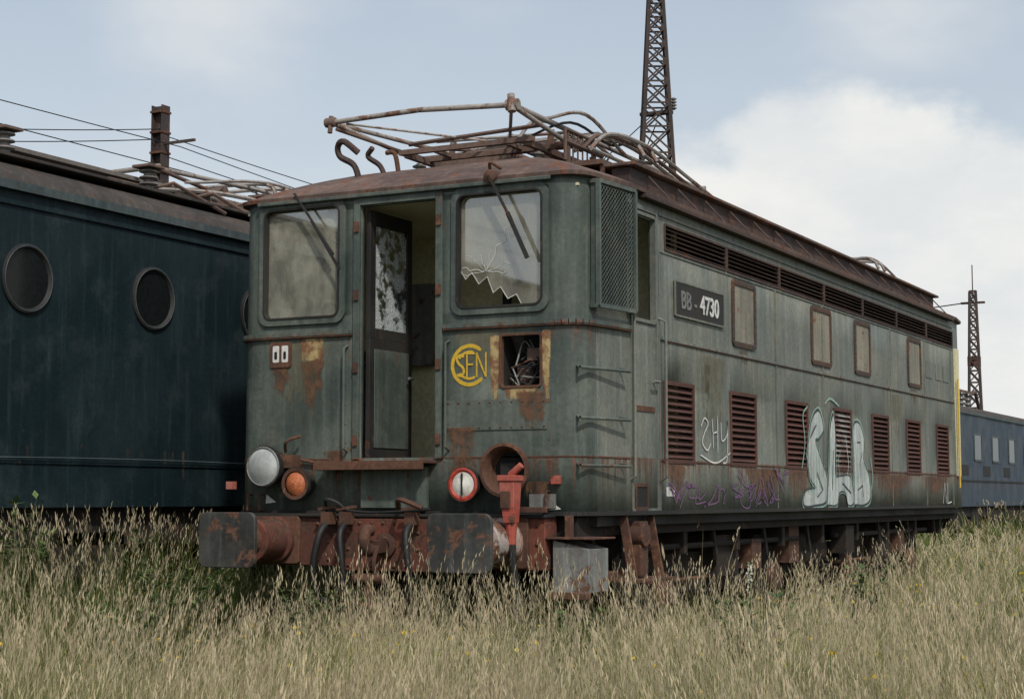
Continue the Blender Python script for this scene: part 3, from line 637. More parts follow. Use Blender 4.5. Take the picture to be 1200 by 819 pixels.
# pantographs
def insul(b,x,y,z0,h,r=.06):
    prof=[(0,r*.5)]
    for k in range(4):
        t=h*(k+.2)/4; prof+=[(t,r*.5),(t+h*.06,r),(t+h*.12,r*.9),(t+h*.16,r*.5)]
    prof+=[(h,r*.45),(h,0)]; b.lathe((x,y,z0),Z,prof,'porc',12)
def pantograph(par,oy,ox=0.,zb=4.18,name='pantograph',full=True,flip=1):
    b=MB(); yy=lambda y: oy+flip*y; P=lambda x,y,z:(x+ox,yy(y),z)
    for x in (-.55,.55):
        for y in (1.2,3.0): insul(b,x+ox,yy(y),zb-.24,.20)
        b.beam(P(x,1.0,zb),P(x,3.25,zb),.05,.05,'pantr')
        b.beam(P(x*.6,1.1,zb+.03),P(x*.6,3.1,zb+.03),.04,.03,'pantr')
    for y in (1.0,1.35,2.2,2.9,3.25): b.beam(P(-.62,y,zb+.02),P(.62,y,zb+.02),.05,.04,'pantr')
    for y in (1.6,2.65): b.tube([P(-.75,y,zb+.08),P(.75,y,zb+.08)],.035,'pantr',10)
    for x in (-.3,.0,.3):
        for k in range(16): b.lathe(P(x,1.75+k*.05,zb+.10),Y,[(0,.022),(.012,.036),(.024,.022)],'pantr',8)
    if full:
        A=P(-1.03,.6,4.42); Bk=P(.63,.6,4.385)
        b.tube([A,P(-.2,.6,4.435),Bk],.022,'pant',8)
        b.lathe(A,X,[(-.05,0),(-.05,.04),(.04,.04),(.05,.022)],'pantr',10); b.lathe(Bk,X,[(-.05,.022),(-.04,.045),(.06,.045),(.06,0)],'pant',10)
        b.tube([(Bk[0]+.02,Bk[1]-.03,Bk[2]-.06),(Bk[0],Bk[1]-.01,Bk[2]+.08)],[.035,.03],'pant',8)
        b.tube([(A[0],A[1]-.02,A[2]-.09),(A[0],A[1],A[2]+.05)],[.02,.02],'pantr',8)
        b.tube([A,P(-.8,1.65,4.26)],.020,'pant'); b.tube([P(-.98,.6,4.36),P(-.62,1.65,4.22)],.016,'pantr')
        b.tube([P(-.9,.62,4.40),P(.5,1.62,4.24)],.010,'pant',6); b.tube([Bk,P(.70,1.65,4.22)],.020,'pant'); b.tube([Bk,P(-.45,2.6,4.30)],.014,'pant')
        C2=P(.60,2.55,4.40); D=P(.63,4.5,4.38)
        b.tube([Bk,C2],[.026,.020],'pant'); b.tube([C2,D],[.020,.024],'pant'); b.tube([A,P(-.72,2.55,4.42)],.020,'pant'); b.tube([P(-.72,2.55,4.42),P(-.9,4.5,4.38)],.020,'pant')
        b.tube([P(-.95,4.5,4.38),P(.72,4.5,4.37)],.024,'pant'); b.tube([D,P(.7,2.65,4.24)],.02,'pantr'); b.tube([P(-.9,4.5,4.38),P(-.7,2.65,4.24)],.02,'pantr')
        b.tube([P(-.55,4.45,4.38),P(.5,2.7,4.36)],.011,'pant',6); b.tube([P(.5,4.45,4.38),P(-.5,2.7,4.36)],.011,'pant',6)
        for y in (2.40,2.68):
            b.tube(spl([P(-.95,y,4.28),P(-.85,y,4.44),P(-.6,y,4.50),P(0,y,4.50),P(.6,y,4.50),P(.85,y,4.44),P(.97,y,4.28)],5),.02,'pant',6); b.box(ox-.55,ox+.55,min(yy(y)-.03,yy(y)+.03),max(yy(y)-.03,yy(y)+.03),4.505,4.53,'pant')
        for y in (1.3,1.9): b.tube(spl([P(.30,y,4.25),P(.36,y+.2,4.46),P(.44,y+.5,4.48),P(.5,y+.9,4.38)],6),.016,'pant',6)
        # extra linkage, cross rods, slack cables
        b.tube([P(-.62,1.15,4.30),P(.62,1.15,4.34)],.018,'pantr',6); b.tube([P(-.5,1.4,4.36),P(.66,1.5,4.34)],.014,'pant',6)
        b.tube([P(-.35,1.0,4.22),P(-.30,2.4,4.42)],.014,'pantr',6); b.tube([P(.30,1.0,4.22),P(.34,2.4,4.42)],.014,'pantr',6)
        for x in (-.45,.1,.48):
            b.beam(P(x,1.55,4.20),P(x,1.60,4.40),.05,.02,'pantr'); b.tube([P(x,1.58,4.38),P(x+.1,2.6,4.34)],.012,'pant',6)
        b.tube(spl([P(.45,1.1,4.22),P(.70,1.5,4.42),P(.78,2.1,4.34),P(.70,2.8,4.46),P(.8,3.6,4.25)],6),.012,'rubber',6)
        b.tube(spl([P(.62,1.2,4.40),P(.75,1.7,4.52),P(.80,2.4,4.30),P(.74,3.1,4.36)],6),.016,'pant',6)
        for x in (.78,.84,.92):
            b.tube(spl([P(x-.05,1.5,4.18),P(x,1.8,4.36),P(x,2.6,4.40),P(x+.02,3.5,4.28),P(x+.03,4.6,4.12)],6),.018,'pant' if x!=.84 else 'pantr',6)
    else:
        b.tube([P(-.8,.7,4.28),P(.7,.7,4.30)],.024,'pant'); b.tube([P(-.8,4.2,4.30),P(.7,4.2,4.30)],.024,'pant')
        for x in (-.7,.65):
            b.tube([P(x,.7,4.29),P(x*.8,2.4,4.38)],.022,'pant'); b.tube([P(x,4.2,4.30),P(x*.8,2.4,4.38)],.022,'pant'); b.tube([P(x,.7,4.29),P(x,1.6,4.20)],.02,'pantr'); b.tube([P(x,4.2,4.29),P(x,2.7,4.20)],.02,'pantr')
        b.tube([P(.6,.7,4.3),P(-.5,2.3,4.36)],.012,'pant',6); b.tube([P(-.6,4.2,4.3),P(.5,2.4,4.36)],.012,'pant',6)
        for y in (2.2,2.5): b.tube(spl([P(-.9,y,4.25),P(-.75,y,4.38),P(0,y,4.41),P(.75,y,4.38),P(.9,y,4.25)],6),.02,'pant',6)
        b.tube(spl([P(.75,1.0,4.2),P(.78,2.4,4.40),P(.8,3.9,4.2)],8),.016,'pant',6)
    return b.obj(name,par,smooth=50)
pantograph(loco,0.); pantograph(loco,7.9,zb=4.16,full=False)
b=MB()
b.tube(spl([(-.68,.5,3.86),(-.74,.5,4.02),(-.86,.48,4.10),(-.87,.46,4.18),(-.80,.44,4.21),(-.70,.5,4.12)],6),.026,'band',8)
b.tube(spl([(-.50,.6,3.9),(-.56,.6,4.02),(-.66,.58,4.10),(-.60,.55,4.16)],6),.022,'band',8)
b.tube(spl([(-.38,.6,3.92),(-.42,.6,4.10),(-.50,.6,4.12)],6),.02,'rust',8)
b.box(-.35,.1,1.2,1.5,4.0,4.14,'pantr'); b.box(-.1,.4,.95,1.25,3.98,4.08,'roof')
b.box(.78,1.12,1.2,5.2,3.99,4.03,'pantr')
for y in (1.25,1.7,2.3,3.0,3.9,4.9): b.beam((.80,y,3.9),(.80,y,4.16),.03,.03,'pantr'); b.beam((1.10,y,3.85),(1.10,y,4.0),.03,.03,'pantr')
b.tube([(.80,1.2,4.20),(.80,1.9,4.20)],.02,'pantr'); b.tube([(.80,1.2,4.05),(.80,1.2,4.30),(.80,1.75,4.30),(.80,1.75,4.05)],.016,'pantr',6)
for k in range(6): b.tube([(.80,1.25+k*.09,4.06),(.80,1.25+k*.09,4.29)],.008,'pantr',5)
b.tube([(.98,1.3,4.14),(1.0,7.8,4.10)],.016,'pant',6)
for y in (2.0,3.6,5.2,6.8): insul(b,1.0,y,3.88,.2,.05)
b.tube([(.3,4.6,4.22),(.3,8.6,4.22)],.02,'pantr',6)
for y in (5.0,6.3,7.6): insul(b,.3,y,4.02,.18,.06)
b.box(-.6,.6,5.2,7.0,4.0,4.14,'roof')
b.obj('roof_equipment',loco,smooth=45)

# ================================================================= NEIGHBOUR LOCOMOTIVES
def roundbody(par,x0,x1,y0,y1,z0,z1,roofh,mat,roofmat):
    b=MB(); cx=(x0+x1)/2; hw=(x1-x0)/2; prof=[(hw,z0),(hw,z1)]
    for k in range(1,13):
        a=k/12*math.pi; prof.append((hw*.985*math.cos(a),z1+roofh*math.sin(a)**.8))
    prof+= [(-hw,z1),(-hw,z0)]
    N_=len(prof); vs=[(cx+p[0],y,p[1]) for y in (y0,y1) for p in prof]
    f1=[(0,N_,N_+1,1),(N_-2,2*N_-2,2*N_-1,N_-1)]; b.add(vs,f1,mat); b.add(vs,[(k,N_+k,N_+k+1,k+1) for k in range(1,N_-2)],roofmat)
    b.add(vs,[tuple(range(N_)),tuple(range(2*N_-1,N_-1,-1))],mat); b.obj('body_shell',par,smooth=40)
def bogie(b,x,y0,mat='under'):
    for sx in (-1,1):
        xx=x+sx*1.1; b.beam((xx,y0-.8,.75),(xx,y0+3.5,.75),.08,.3,mat)
        for yy in (y0,y0+2.7):
            b.lathe((x+sx*.68,yy,.60),(sx,0,0),[(0,.62),(.03,.66),(.03,.60),(.13,.60),(.10,.5),(.09,0)],mat,28); b.box(xx-.12,xx+.12,yy-.18,yy+.18,.45,.8,mat)
l2=empty('electric_locomotive.001'); XL=-2.5
roundbody(l2,-5.5,XL,-8.5,9.0,1.30,3.66,.42,'blue','lroof')
b=MB()
b.box(XL-.02,XL+.045,-8.5,9,3.655,3.72,'bluelt'); b.box(XL-.02,XL+.02,-8.5,9,3.545,3.57,'blue'); b.box(XL-.01,XL+.012,-8.5,9,1.63,1.65,'blue')
b.tube([(XL+.03,y,1.66+.02*math.cos(y*.7)) for y in np.linspace(-8.5,9,40)],.006,'bluelt',5)
for y in (-5.6,-4.15,-2.72,-1.27,.18,1.63,3.1,4.5,6.0):
    b.lathe((XL,y,3.01),X,[(0,.265),(.018,.265),(.028,.25),(.028,.238),(.004,.225)],'rubber',36); b.lathe((XL+.004,y,3.01),X,[(0,.226),(.001,0)],'porth',36)
    b.lathe((XL+.0285,y,3.01),X,[(0,.250),(.003,.246),(0,.242)],'bluelt',36)
    for k in range(16):
        a=k*math.pi/8; b.rivet((XL+.02,y+.256*math.cos(a),3.01+.256*math.sin(a)),X,.007,'rubber')
for y in (-7,-3.4,.95,5.2,8): b.box(XL-.01,XL+.003,y-.008,y+.008,1.32,3.54,'blue')
for y in (-6,-2.0,2.4,6.6): b.box(XL,XL+.012,y-.05,y+.05,1.40,1.46,'dark')
for k in range(70): b.rivet((XL,-8.3+k*.25,1.36),X,.008,'blue')
b.obj('side_fittings',l2,smooth=40)
b=MB(); b.box(-5.4,-2.6,-8.4,8.9,1.0,1.30,'under'); bogie(b,-4,-6.5); bogie(b,-4,3.3)
for k in range(7): b.box(-2.75,-2.6,-8+k*2.4,-7.2+k*2.4,.75,1.1,'under')
b.obj('bogies_and_underframe',l2)
b=MB()
b.box(-3.75,-3.35,-8,4.5,4.20,4.24,'wood'); b.box(-2.98,-2.72,-8.4,8.8,3.97,3.995,'lroof'); b.box(-3.10,-2.92,-8.4,8.8,3.80,4.02,'lroof')
for y in np.arange(-7.8,4.5,.8): b.beam((-3.55,y,3.95),(-3.55,y,4.2),.3,.03,'lroof')
for y in np.arange(-8,8.6,.7): b.beam((-2.95,y,3.98),(-2.55,y,3.72),.03,.02,'lroof')
for y in (-1.15,.55,2.2):
    insul(b,-2.88,y,3.98,.22,.085); b.box(-2.98,-2.78,y-.1,y+.1,4.20,4.225,'pantr')
b.obj('roof_walkways',l2,bevel=.004)
pantograph(l2,.2,ox=-3.75,zb=4.14,full=False)
b=MB()
for k in range(7):
    y=.5+k*.55; b.tube([(-3.2,y,3.98),(-2.85,y+.35,4.12),(-2.7,y+.9,3.92)],.018,'pantr',6)
b.tube(spl([(-3.0,.6,4.05),(-2.9,2.0,4.17),(-2.9,4.5,4.1)],8),.022,'pant',6); b.tube([(-3.2,.4,4.12),(-2.8,4.5,4.02)],.016,'pantr',6)
b.box(-3.4,-2.95,1.0,1.5,3.95,4.12,'lroof'); b.obj('roof_equipment',l2,smooth=50)
l3=empty('electric_locomotive.002')
roundbody(l3,-5.5,XL,24,41,1.15,3.40,.35,'blue2','lroof')
b=MB(); b.box(XL-.02,XL+.04,24,41,3.38,3.44,'bluelt'); b.box(XL-.01,XL+.02,24,41,1.75,1.79,'dark')
for y in (31.5,33.6,35.7,37.8): b.rrframe((XL,y,2.6),Y,Z,.9,.7,.08,.05,.02,'bluelt'); b.rrplate((XL,y,2.6),Y,Z,.8,.6,.06,.008,'porth')
for y in (30,32.5,35,38): b.box(XL-.01,XL+.01,y-.4,y+.4,1.9,2.15,'dark')
b.box(-5.3,-2.6,24.2,40.8,.9,1.15,'under'); bogie(b,-4,26); bogie(b,-4,35.5)
for k in range(6): b.box(-2.75,-2.58,29+k*2,30.2+k*2,.6,1.1,'under')
for y in (33,33.8,34.6): insul(b,-3.4,y,3.65,.5,.12)
b.beam((-3.4,32.6,4.15),(-3.4,35,4.15),.08,.08,'pantr'); b.tube([(-3.8,34,3.75),(-3.5,36,4.25),(-3.8,38,3.75)],.05,'pantr',6)
b.obj('fittings',l3)
# ================================================================= MASTS, POLES, WIRES
def lattice(cx,cy,z0,z1,wf,step,t,rot=0.):
    b=MB(); zs=[z0]
    while zs[-1]<z1: zs.append(zs[-1]+max(step*wf(zs[-1]),.25))
    R=Matrix.Rotation(rot,3,'Z')
    def c(i,z):
        w=wf(z)/2; v=R@V(((-w,w,w,-w)[i%4],(-w,-w,w,w)[i%4],0)); return (cx+v.x,cy+v.y,z)
    for a,d in zip(zs,zs[1:]):
        for i in range(4):
            b.beam(c(i,a),c(i,d),t,t,'mast'); b.beam(c(i,a),c(i+1,d),t*.6,t*.6,'mast'); b.beam(c(i+1,a),c(i,d),t*.6,t*.6,'mast'); b.beam(c(i,d),c(i+1,d),t*.6,t*.6,'mast')
    return b
b=lattice(-8.9,26.4,0,16.5,lambda z:max(.24,.74-(z-9.4)*.10),.9,.065,.5)
b.box(-9.3,-8.5,26.3,26.5,10.6,10.68,'mast'); insul(b,-8.45,26.4,10.68,.3,.08)
b.obj('lattice_mast')
b=lattice(-12,75.6,0,11.6,lambda z:max(.30,.60-(z-6)*.05),1.1,.09,.3); b.tube([(-12,75.6,11.5),(-12,75.6,13.2)],.03,'mast',5)
b.box(-12.6,-11.4,75.5,75.7,11.2,11.3,'mast'); b.box(-12.3,-11.7,75.4,75.8,8,8.5,'rustred'); b.obj('lattice_mast.001')
b=MB(); px_,py_=-14.4,14.6
for dx in (-.12,.12): b.box(px_+dx-.012,px_+dx+.012,py_-.12,py_+.12,0,8.95,'mast')
b.box(px_-.108,px_+.108,py_-.01,py_+.01,0,8.95,'mast')
for z in (7.6,8.0,8.4,8.8): b.box(px_-.15,px_+.15,py_-.14,py_+.14,z,z+.04,'rust')
b.beam((px_,py_,8.2),(px_+1.0,py_-.2,8.15),.05,.05,'mast'); b.obj('catenary_pole')
b=MB()
def wire(p,q,sag=.2,r=.010,n=24):
    p,q=V(p),V(q); b.tube([p.lerp(q,t)-Z*sag*4*t*(1-t) for t in np.linspace(0,1,n)],r,'rubber',4)
wire((-13.9,-30,8.35),(-13.9,14.6,8.1),.3); wire((-13.9,14.6,8.1),(-13.9,60,8.1),.6)
wire((-13.6,-30,7.8),(-13.6,14.6,7.55),.15); wire((-13.6,14.6,7.55),(-13.6,60,7.5),.3)
wire((-14.4,14.6,8.5),(-19,3,7.6),.3); wire((-14.4,14.6,8.3),(-19,2.6,7.2),.3); wire((-14.4,14.6,8.4),(-11,30,7.4),.2)
wire((-14.4,14.6,8.0),(-8.9,26.4,6.2),.2)
for y in (6.0,7.0,22): b.beam((-13.9,y,8.08),(-13.6,y+.1,7.5),.015,.015,'rubber'); insul(b,-13.75,y,7.75,.25,.07)
wire((-8.9,26.4,10.7),(-16,30,8.0),.2,.016); wire((-8.9,26.4,10.4),(-13,31,7.5),.2,.016); wire((-12,75.6,11.3),(-30,70,9.6),.2,.03)
b.obj('overhead_wires')
# ================================================================= DISTANT TREES
M['far']=simple('distant_foliage',(.055,.075,.04),.9,0,.5)
b=MB()
for k in range(110):
    d_=random.uniform(170,260); az=math.radians(-27.6+random.uniform(-26,26)); cx=6.5+d_*math.sin(az)*1.0; cy=-10.6+d_*math.cos(az); hh=random.uniform(5,10.5); rr_=random.uniform(2.5,5)
    b.tube([(cx,cy,0),(cx,cy,hh*.6)],[.3,.12],'under',5,cap=False)
    for j in range(170):
        v=V((random.gauss(0,1),random.gauss(0,1),random.gauss(0,1))).normalized()*(random.random()**.4)
        c=V((cx,cy,hh*.58))+V((v.x*rr_,v.y*rr_,v.z*hh*.42)); u=V((random.gauss(0,1),random.gauss(0,1),random.gauss(0,1))).normalized(); w_=u.cross(Z).normalized(); s_=random.uniform(.3,.8)
        b.add([c-u*s_,c-w_*s_,c+u*s_,c+w_*s_],[(0,1,2,3)],'far')
b.obj('distant_trees')
# ================================================================= GROUND, TRACK
m,t,bs=newmat('ground'); tc=t.new('ShaderNodeTexCoord').outputs['Object']
f=t.mapr(t.noise(tc,.8,5,.65),.35,.65); g=t.mapr(t.noise(tc,14,4,.7),.3,.7)
t.lk(t.mix(g,t.mix(f,(.055,.070,.022),(.12,.11,.05)),(.05,.048,.022)),bs.inputs['Base Color']); bs.inputs['Roughness'].default_value=1.
def gh(x,y): return .05*np.sin(x*.7+1)*np.cos(y*.55)+.03*np.sin(x*1.9+y*1.3)
b=MB(); gx=np.concatenate([[-2500,-600,-150,-60],np.linspace(-30,25,56),[60,150,600,2500]]); gy=np.concatenate([[-2500,-600,-100,-40],np.linspace(-20,80,101),[150,600,2500]])
vs=[(x,y,float(gh(x,y)) if (abs(x)<40 and -25<y<90) else 0.) for y in gy for x in gx]; nx=len(gx)
fs=[(j*nx+i,j*nx+i+1,(j+1)*nx+i+1,(j+1)*nx+i) for j in range(len(gy)-1) for i in range(nx-1)]
b.add(vs,fs,m); b.obj('ground',smooth=180)
for k,xc in enumerate((0,-4.0)):
    b=MB()
    for sx in (-.75,.75):
        b.box(xc+sx-.07,xc+sx+.07,-12,70,.05,.065,'rust'); b.box(xc+sx-.012,xc+sx+.012,-12,70,.066,.17,'rust'); b.box(xc+sx-.035,xc+sx+.035,-12,70,.172,.205,'rust')
    for y in np.arange(-12,70,.62): b.box(xc-1.25,xc+1.25,y,y+.24,-.06,.048,'wood')
    b.obj('railway_track' if k==0 else 'railway_track.001')
# ================================================================= GRASS
def grass_material():
    m,t,bs=newmat('grass_blades'); out=m.node_tree.nodes['Material Output']
    a=t.new('ShaderNodeAttribute'); a.attribute_name='col'
    D=t.new('ShaderNodeBsdfDiffuse'); T=t.new('ShaderNodeBsdfTranslucent'); x=t.new('ShaderNodeMixShader'); x.inputs[0].default_value=.3
    t.lk(a.outputs['Color'],D.inputs[0]); t.lk(a.outputs['Color'],T.inputs[0]); t.lk(D.outputs[0],x.inputs[1]); t.lk(T.outputs[0],x.inputs[2]); t.lk(x.outputs[0],out.inputs[0]); return m
GM=grass_material()
C0=np.array([6.505,-10.63]); FW=np.array([-math.sin(psi),math.cos(psi)]); RT=np.array([math.cos(psi),math.sin(psi)])
def blocked(x,y):
    a=(np.abs(x)<1.2)&(y>.15)&(y<11.7); c=(x<-2.7)&(x>-5.3)&(y<9)&(y>-8.5); d=(x<-2.8)&(x>-5.3)&(y>24.2)&(y<41)
    return a|c|d
def fnoise(x,y,s):
    return np.clip(.5+.22*np.sin(x*s+1.3*np.sin(y*s*.7+2))+.22*np.sin(y*s*1.3+1.7*np.sin(x*s*.9))+.12*np.sin(x*s*2.7+y*s*2.1+1),0,1)
def ss(v): v=np.clip(v,0,1); return v*v*(3-2*v)
clx=[];cly=[];cn=[];cw=[]
def region(d0,d1,per_m2,blades,width):
    n=int((d1-d0)*(.33*(d0+d1)+1.0)*per_m2)
    d=np.sqrt(rng.uniform(d0*d0,d1*d1,n)); l=rng.uniform(-1,1,n)*(.325*d+.5)
    x=C0[0]+FW[0]*d+RT[0]*l; y=C0[1]+FW[1]*d+RT[1]*l
    k=~blocked(x,y); x,y=x[k],y[k]
    clx.append(x);cly.append(y);cn.append(np.full(len(x),blades));cw.append(np.full(len(x),width))
region(5.0,9,110,30,.0026); region(9,13,100,26,.0034); region(13,19,42,22,.006); region(19,32,15,18,.011); region(32,60,3.5,16,.028)
clx=np.concatenate(clx);cly=np.concatenate(cly);cn=np.concatenate(cn);cw=np.concatenate(cw)
NC=len(clx); rep=np.repeat(np.arange(NC),cn); NB=len(rep)
spread=np.where(cw[rep]>.008,.14,.075)
x=clx[rep]+rng.normal(0,1,NB)*spread; y=cly[rep]+rng.normal(0,1,NB)*spread
depth=(clx-C0[0])*FW[0]+(cly-C0[1])*FW[1]
left=ss((-1.1-clx)/1.0); nearl=ss((depth-8.6)/2.4); right=ss((clx-1.5)/1.0)*ss((cly-.5)/4)
patchn=fnoise(clx*1.0+7,cly,.75)
cdry=fnoise(clx,cly,1.3)*.45+patchn*.45+rng.uniform(-.3,.3,NC)+.14-.26*nearl-.20*left-.10*right
cdry=np.clip(cdry,0.0,1)
hcl=(.22+.34*fnoise(clx+3,cly,1.9)+.10*fnoise(clx,cly+5,4.1)+rng.uniform(-.10,.16,NC))
hcl*= (1+.78*left)*(1+.45*ss((cly-5)/6)*ss((clx-2.2)/1.2))*(1-.10*ss((8-depth)/2))
hcl*=1-.15*ss(1-np.hypot(clx-.2,cly+1.2)/1.8)
hcl*=1-.15*ss(1-np.abs(clx-2.2)/.9)*ss((cly-.2)/1.)*ss((6-cly)/2)
h=hcl[rep]*rng.uniform(.4,1.25,NB)
stalk=rng.random(NB)<.075
h=np.where(stalk,hcl[rep]*rng.uniform(1.15,1.8,NB),h); h=np.clip(h,.08,1.35)
fld=2.2*np.sin(clx*.8+.5)+1.8*np.cos(cly*.9)+rng.normal(0,.7,NC)
ang=fld[rep]+rng.normal(0,.9,NB)
lod=rng.random(NC)<.18
lean=np.abs(rng.normal(.60,.40,NB))*h*np.where(lod[rep],1.7,1.); lean=np.where(stalk,lean*.5,lean); lean=np.minimum(lean,h*1.6)
dx=np.cos(ang);dy=np.sin(ang)
z0=gh(x,y)-.02
w=cw[rep]*rng.uniform(.6,1.7,NB); w=np.where(stalk,cw[rep]*.7,w)
wa=psi+rng.normal(0,.8,NB); wx=np.cos(wa);wy=np.sin(wa)
dry=np.clip(cdry[rep]+rng.normal(0,.26,NB)+np.where(stalk,.5,0),0,1)
straw=np.array([.62,.545,.345]); olive=np.array([.27,.275,.105]); green=np.array([.090,.150,.040])
col=np.where(dry[:,None]<.5,green+(olive-green)*(dry[:,None]*2),olive+(straw-olive)*(dry[:,None]*2-1))
col*=rng.uniform(.65,1.3,NB)[:,None]*rng.uniform(.78,1.18,NC)[rep][:,None]
rs=rng.random(NB)<.04; col[rs]=np.array([.20,.12,.07])*rng.uniform(.6,1.2,rs.sum())[:,None]
col=np.clip(col,0,.78)
ts=np.array([0,.4,.75,1.]); ws=np.array([1.,.9,.55,.0])
vv=[];cc=[]
for i,(tt,wt) in enumerate(zip(ts,ws)):
    bx=x+dx*lean*tt**2; by=y+dy*lean*tt**2; bz=z0+h*(tt-.26*tt**3*np.minimum(lean/h,1.6))
    if i<3:
        vv.append(np.stack([bx-wx*w*wt/2,by-wy*w*wt/2,bz],1)); vv.append(np.stack([bx+wx*w*wt/2,by+wy*w*wt/2,bz],1)); cc+= [col,col]
    else: vv.append(np.stack([bx,by,bz],1)); cc.append(col)
VV=np.stack(vv,1).reshape(-1,3); CC=np.stack(cc,1).reshape(-1,3)
base=np.arange(NB)*7
q1=np.stack([base,base+1,base+3,base+2],1); q2=np.stack([base+2,base+3,base+5,base+4],1); t3=np.stack([base+4,base+5,base+6],1)
si=np.where(stalk)[0]; SV=[];SC=[]
tipx=(x+dx*lean)[si];tipy=(y+dy*lean)[si];tipz=(z0+h*(1-.26*np.minimum(lean/h,1.6)))[si]; ws_=cw[rep][si]
sc_=np.array([.54,.46,.31])*rng.uniform(.55,1.2,len(si))[:,None]
for k in range(5):
    f=k*.024; r1=rng.normal(0,1,(len(si),3))*np.array([.010,.010,.006]); l_=.016+rng.random(len(si))*.018
    ox=tipx-dx[si]*f*.5+r1[:,0];oy=tipy-dy[si]*f*.5+r1[:,1];oz=tipz-f+r1[:,2]
    hw=np.maximum(ws_*.7,.003)
    SV.append(np.stack([np.stack([ox-wx[si]*hw,oy-wy[si]*hw,oz],1),np.stack([ox,oy,oz-l_*.8],1),np.stack([ox+wx[si]*hw,oy+wy[si]*hw,oz],1),np.stack([ox+dx[si]*.01,oy+dy[si]*.01,oz+l_],1)],1)); SC.append(np.repeat(sc_[:,None,:],4,1))
SVa=np.concatenate(SV).reshape(-1,3);SCa=np.concatenate(SC).reshape(-1,3)
o0=len(VV); nS=len(SVa)//4; qs=(np.arange(nS)*4)[:,None]+np.array([0,1,2,3])+o0
allv=np.concatenate([VV,SVa]).astype(np.float32); allc=np.concatenate([CC,SCa]).astype(np.float32)
quads=np.concatenate([q1,q2,qs]); loops=np.concatenate([quads.ravel(),t3.ravel()]).astype(np.int32)
starts=np.concatenate([np.arange(len(quads))*4,len(quads)*4+np.arange(len(t3))*3]).astype(np.int32)
me=bpy.data.meshes.new('tall_grass'); me.vertices.add(len(allv)); me.vertices.foreach_set('co',allv.ravel())
me.loops.add(len(loops)); me.loops.foreach_set('vertex_index',loops); me.polygons.add(len(starts)); me.polygons.foreach_set('loop_start',starts)
me.update(calc_edges=True); ca=me.color_attributes.new('col','FLOAT_COLOR','POINT'); ca.data.foreach_set('color',np.concatenate([allc,np.ones((len(allc),1),np.float32)],1).ravel())
me.materials.append(GM); go=bpy.data.objects.new('tall_grass',me); scn.collection.objects.link(go)
M['petal']=simple('petal_yellow',(.75,.55,.03),.6); M['petalw']=simple('petal_white',(.75,.75,.62),.6); M['leaf']=simple('weed_leaf',(.06,.11,.03),.6); M['leaf2']=simple('weed_leaf_light',(.12,.17,.05),.6)
b=MB()
for k in range(420):
    if k<300: xx=random.uniform(1.9,5.5); yy_=random.uniform(1,14)
    else: xx=random.uniform(-2.3,5); yy_=random.uniform(-3,-.8)
    zz=random.uniform(.35,.62)+(.2 if yy_>7 else 0); s_=random.uniform(.008,.016)
    for j in range(3):
        a=random.uniform(0,6.28); b.add([(xx-s_*math.cos(a),yy_-s_*math.sin(a),zz),(xx,yy_,zz-s_),(xx+s_*math.cos(a),yy_+s_*math.sin(a),zz),(xx,yy_,zz+s_)],[(0,1,2,3)],'petal')
    b.tube([(xx,yy_,0),(xx,yy_,zz)],.002,'leaf',3,cap=False)
b.obj('wildflowers')
def weed(name,x,y,h,n,spread,mats=('leaf','leaf2'),fl=None,ls=.05):
    b=MB()
    for s_ in range(n):
        a=random.uniform(0,6.28); r=random.uniform(.2,1)*spread; tip=V((x+r*math.cos(a),y+r*math.sin(a),h*random.uniform(.65,1)))
        P=spl([(x,y,0),(x+(tip.x-x)*.35,y+(tip.y-y)*.35,tip.z*.55),tuple(tip)],6); b.tube(P,[.007*(1-i/len(P))+.0015 for i in range(len(P))],mats[0],4,cap=False)
        for i,p in enumerate(P[2:]):
            for j in range(6):
                aa=random.uniform(0,6.28); d=V((math.cos(aa),math.sin(aa),random.uniform(-.2,.7))).normalized(); l_=ls*random.uniform(.5,1.3); q=d.cross(Z).normalized()*l_*.2
                b.add([p,p+d*l_*.5+q,p+d*l_,p+d*l_*.5-q],[(0,1,2,3)],random.choice(mats))
        if fl:
            for i in range(34):
                p=tip-Z*random.uniform(0,.22)+V((random.uniform(-.02,.02),random.uniform(-.02,.02),0)); b.add([p-X*.010,p-Z*.010,p+X*.010,p+Z*.011],[(0,1,2,3)],fl)
    b.obj(name)
weed('weed_plant',-2.15,-1.6,1.45,16,.38,ls=.09); weed('weed_plant.001',-1.9,-.4,1.15,12,.3,ls=.07); weed('weed_plant.002',-1.35,-.9,.85,12,.3,ls=.08)
weed('weed_plant.003',2.2,1.5,1.05,1,.03,fl='petalw'); weed('weed_plant.004',4.0,8.5,1.15,9,.4,ls=.12); weed('weed_plant.005',-.2,-.8,.8,12,.35,ls=.07); weed('weed_plant.006',.75,-.45,.85,10,.3,ls=.07)
weed('weed_plant.007',2.6,.3,.75,12,.4,ls=.08); weed('weed_plant.008',2.3,4.0,.8,12,.4,ls=.09); weed('weed_plant.009',-2.0,-2.5,1.2,12,.4,ls=.08); weed('weed_plant.010',-1.55,-.2,1.05,10,.3,ls=.07)
weed('weed_plant.011',1.9,-.9,.72,10,.35,ls=.07); weed('weed_plant.012',-1.0,-2.0,.8,10,.4,ls=.07)
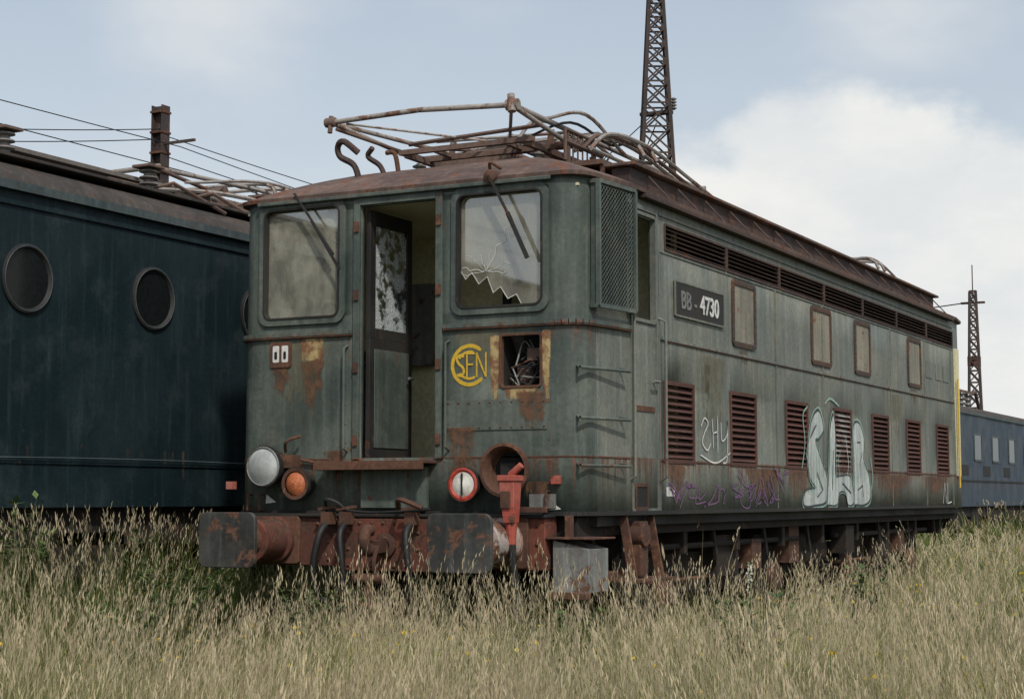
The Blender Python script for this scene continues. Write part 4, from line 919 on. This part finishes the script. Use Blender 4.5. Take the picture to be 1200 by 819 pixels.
# ================================================================= LIGHT
sd=V((.60,-.62,.0)).normalized()*math.cos(math.radians(46)); sd.z=math.sin(math.radians(46))
sl=bpy.data.lights.new('sun','SUN'); sl.energy=2.5; sl.angle=math.radians(3.0); sl.color=(1,.94,.85); so=bpy.data.objects.new('sun',sl); scn.collection.objects.link(so)
so.rotation_euler=(-sd).to_track_quat('-Z','Y').to_euler()
w=bpy.data.worlds.new('World'); scn.world=w; w.use_nodes=True; t=NT(w.node_tree); bg=w.node_tree.nodes['Background']
sky=t.new('ShaderNodeTexSky'); sky.sky_type='NISHITA'; sky.sun_disc=False; sky.sun_elevation=math.radians(46); sky.sun_rotation=math.atan2(sd.x,sd.y); sky.dust_density=2.5; sky.air_density=1.0; sky.altitude=50
gen=t.new('ShaderNodeTexCoord').outputs['Generated']
nz_=t.new('ShaderNodeVectorMath',operation='NORMALIZE'); t.lk(gen,nz_.inputs[0]); dvec=nz_.outputs[0]
cn1=t.noise(t.scale(dvec,(1,1,1.7)),7,7,.58,.15); cn2=t.noise(t.scale(dvec,(1,1,2.2)),3.2,5,.55,.2)
def dirblob(px,py,r0,r1):
    az=-27.6+math.degrees(math.atan((px-600)/1961)); el=math.degrees(math.atan((582-py)/1961))
    d=V((math.sin(math.radians(az))*math.cos(math.radians(el)),math.cos(math.radians(az))*math.cos(math.radians(el)),math.sin(math.radians(el))))
    n=t.new('ShaderNodeVectorMath',operation='DISTANCE'); t.lk(dvec,n.inputs[0]); n.inputs[1].default_value=d
    return t.mapr(n.outputs['Value'],math.radians(r0),math.radians(r1),1,0)
bl=t.math('MAXIMUM',dirblob(1010,290,2.0,9),dirblob(1180,330,2,8)); bl=t.math('MAXIMUM',bl,dirblob(800,330,1,8)); bl2=t.math('MULTIPLY',t.math('MAXIMUM',dirblob(230,-10,0,6),dirblob(1050,-20,0,5)),.55)
fac=t.mapr(t.math('ADD',t.math('MULTIPLY',cn1,.75),t.math('MULTIPLY',bl,.55)),.58,.76)
soft=t.mapr(t.math('ADD',cn2,t.math('MULTIPLY',bl2,.45)),.46,.85,0,.8)
sep=t.new('ShaderNodeSeparateXYZ'); t.lk(dvec,sep.inputs[0]); haze=t.mapr(sep.outputs[2],.0,.40,.85,.42)
base=t.mix(haze,sky.outputs[0],(5.4,5.75,5.9))
base=t.mix(soft,base,(6.1,6.2,6.25))
shade=t.mapr(t.noise(t.scale(dvec,(1,1,2)),9,5,.6),.3,.7)
cc_=t.mix(shade,(5.9,6.1,6.2),(6.9,6.9,6.7))
t.lk(t.mix(fac,base,cc_),bg.inputs['Color']); bg.inputs['Strength'].default_value=.128
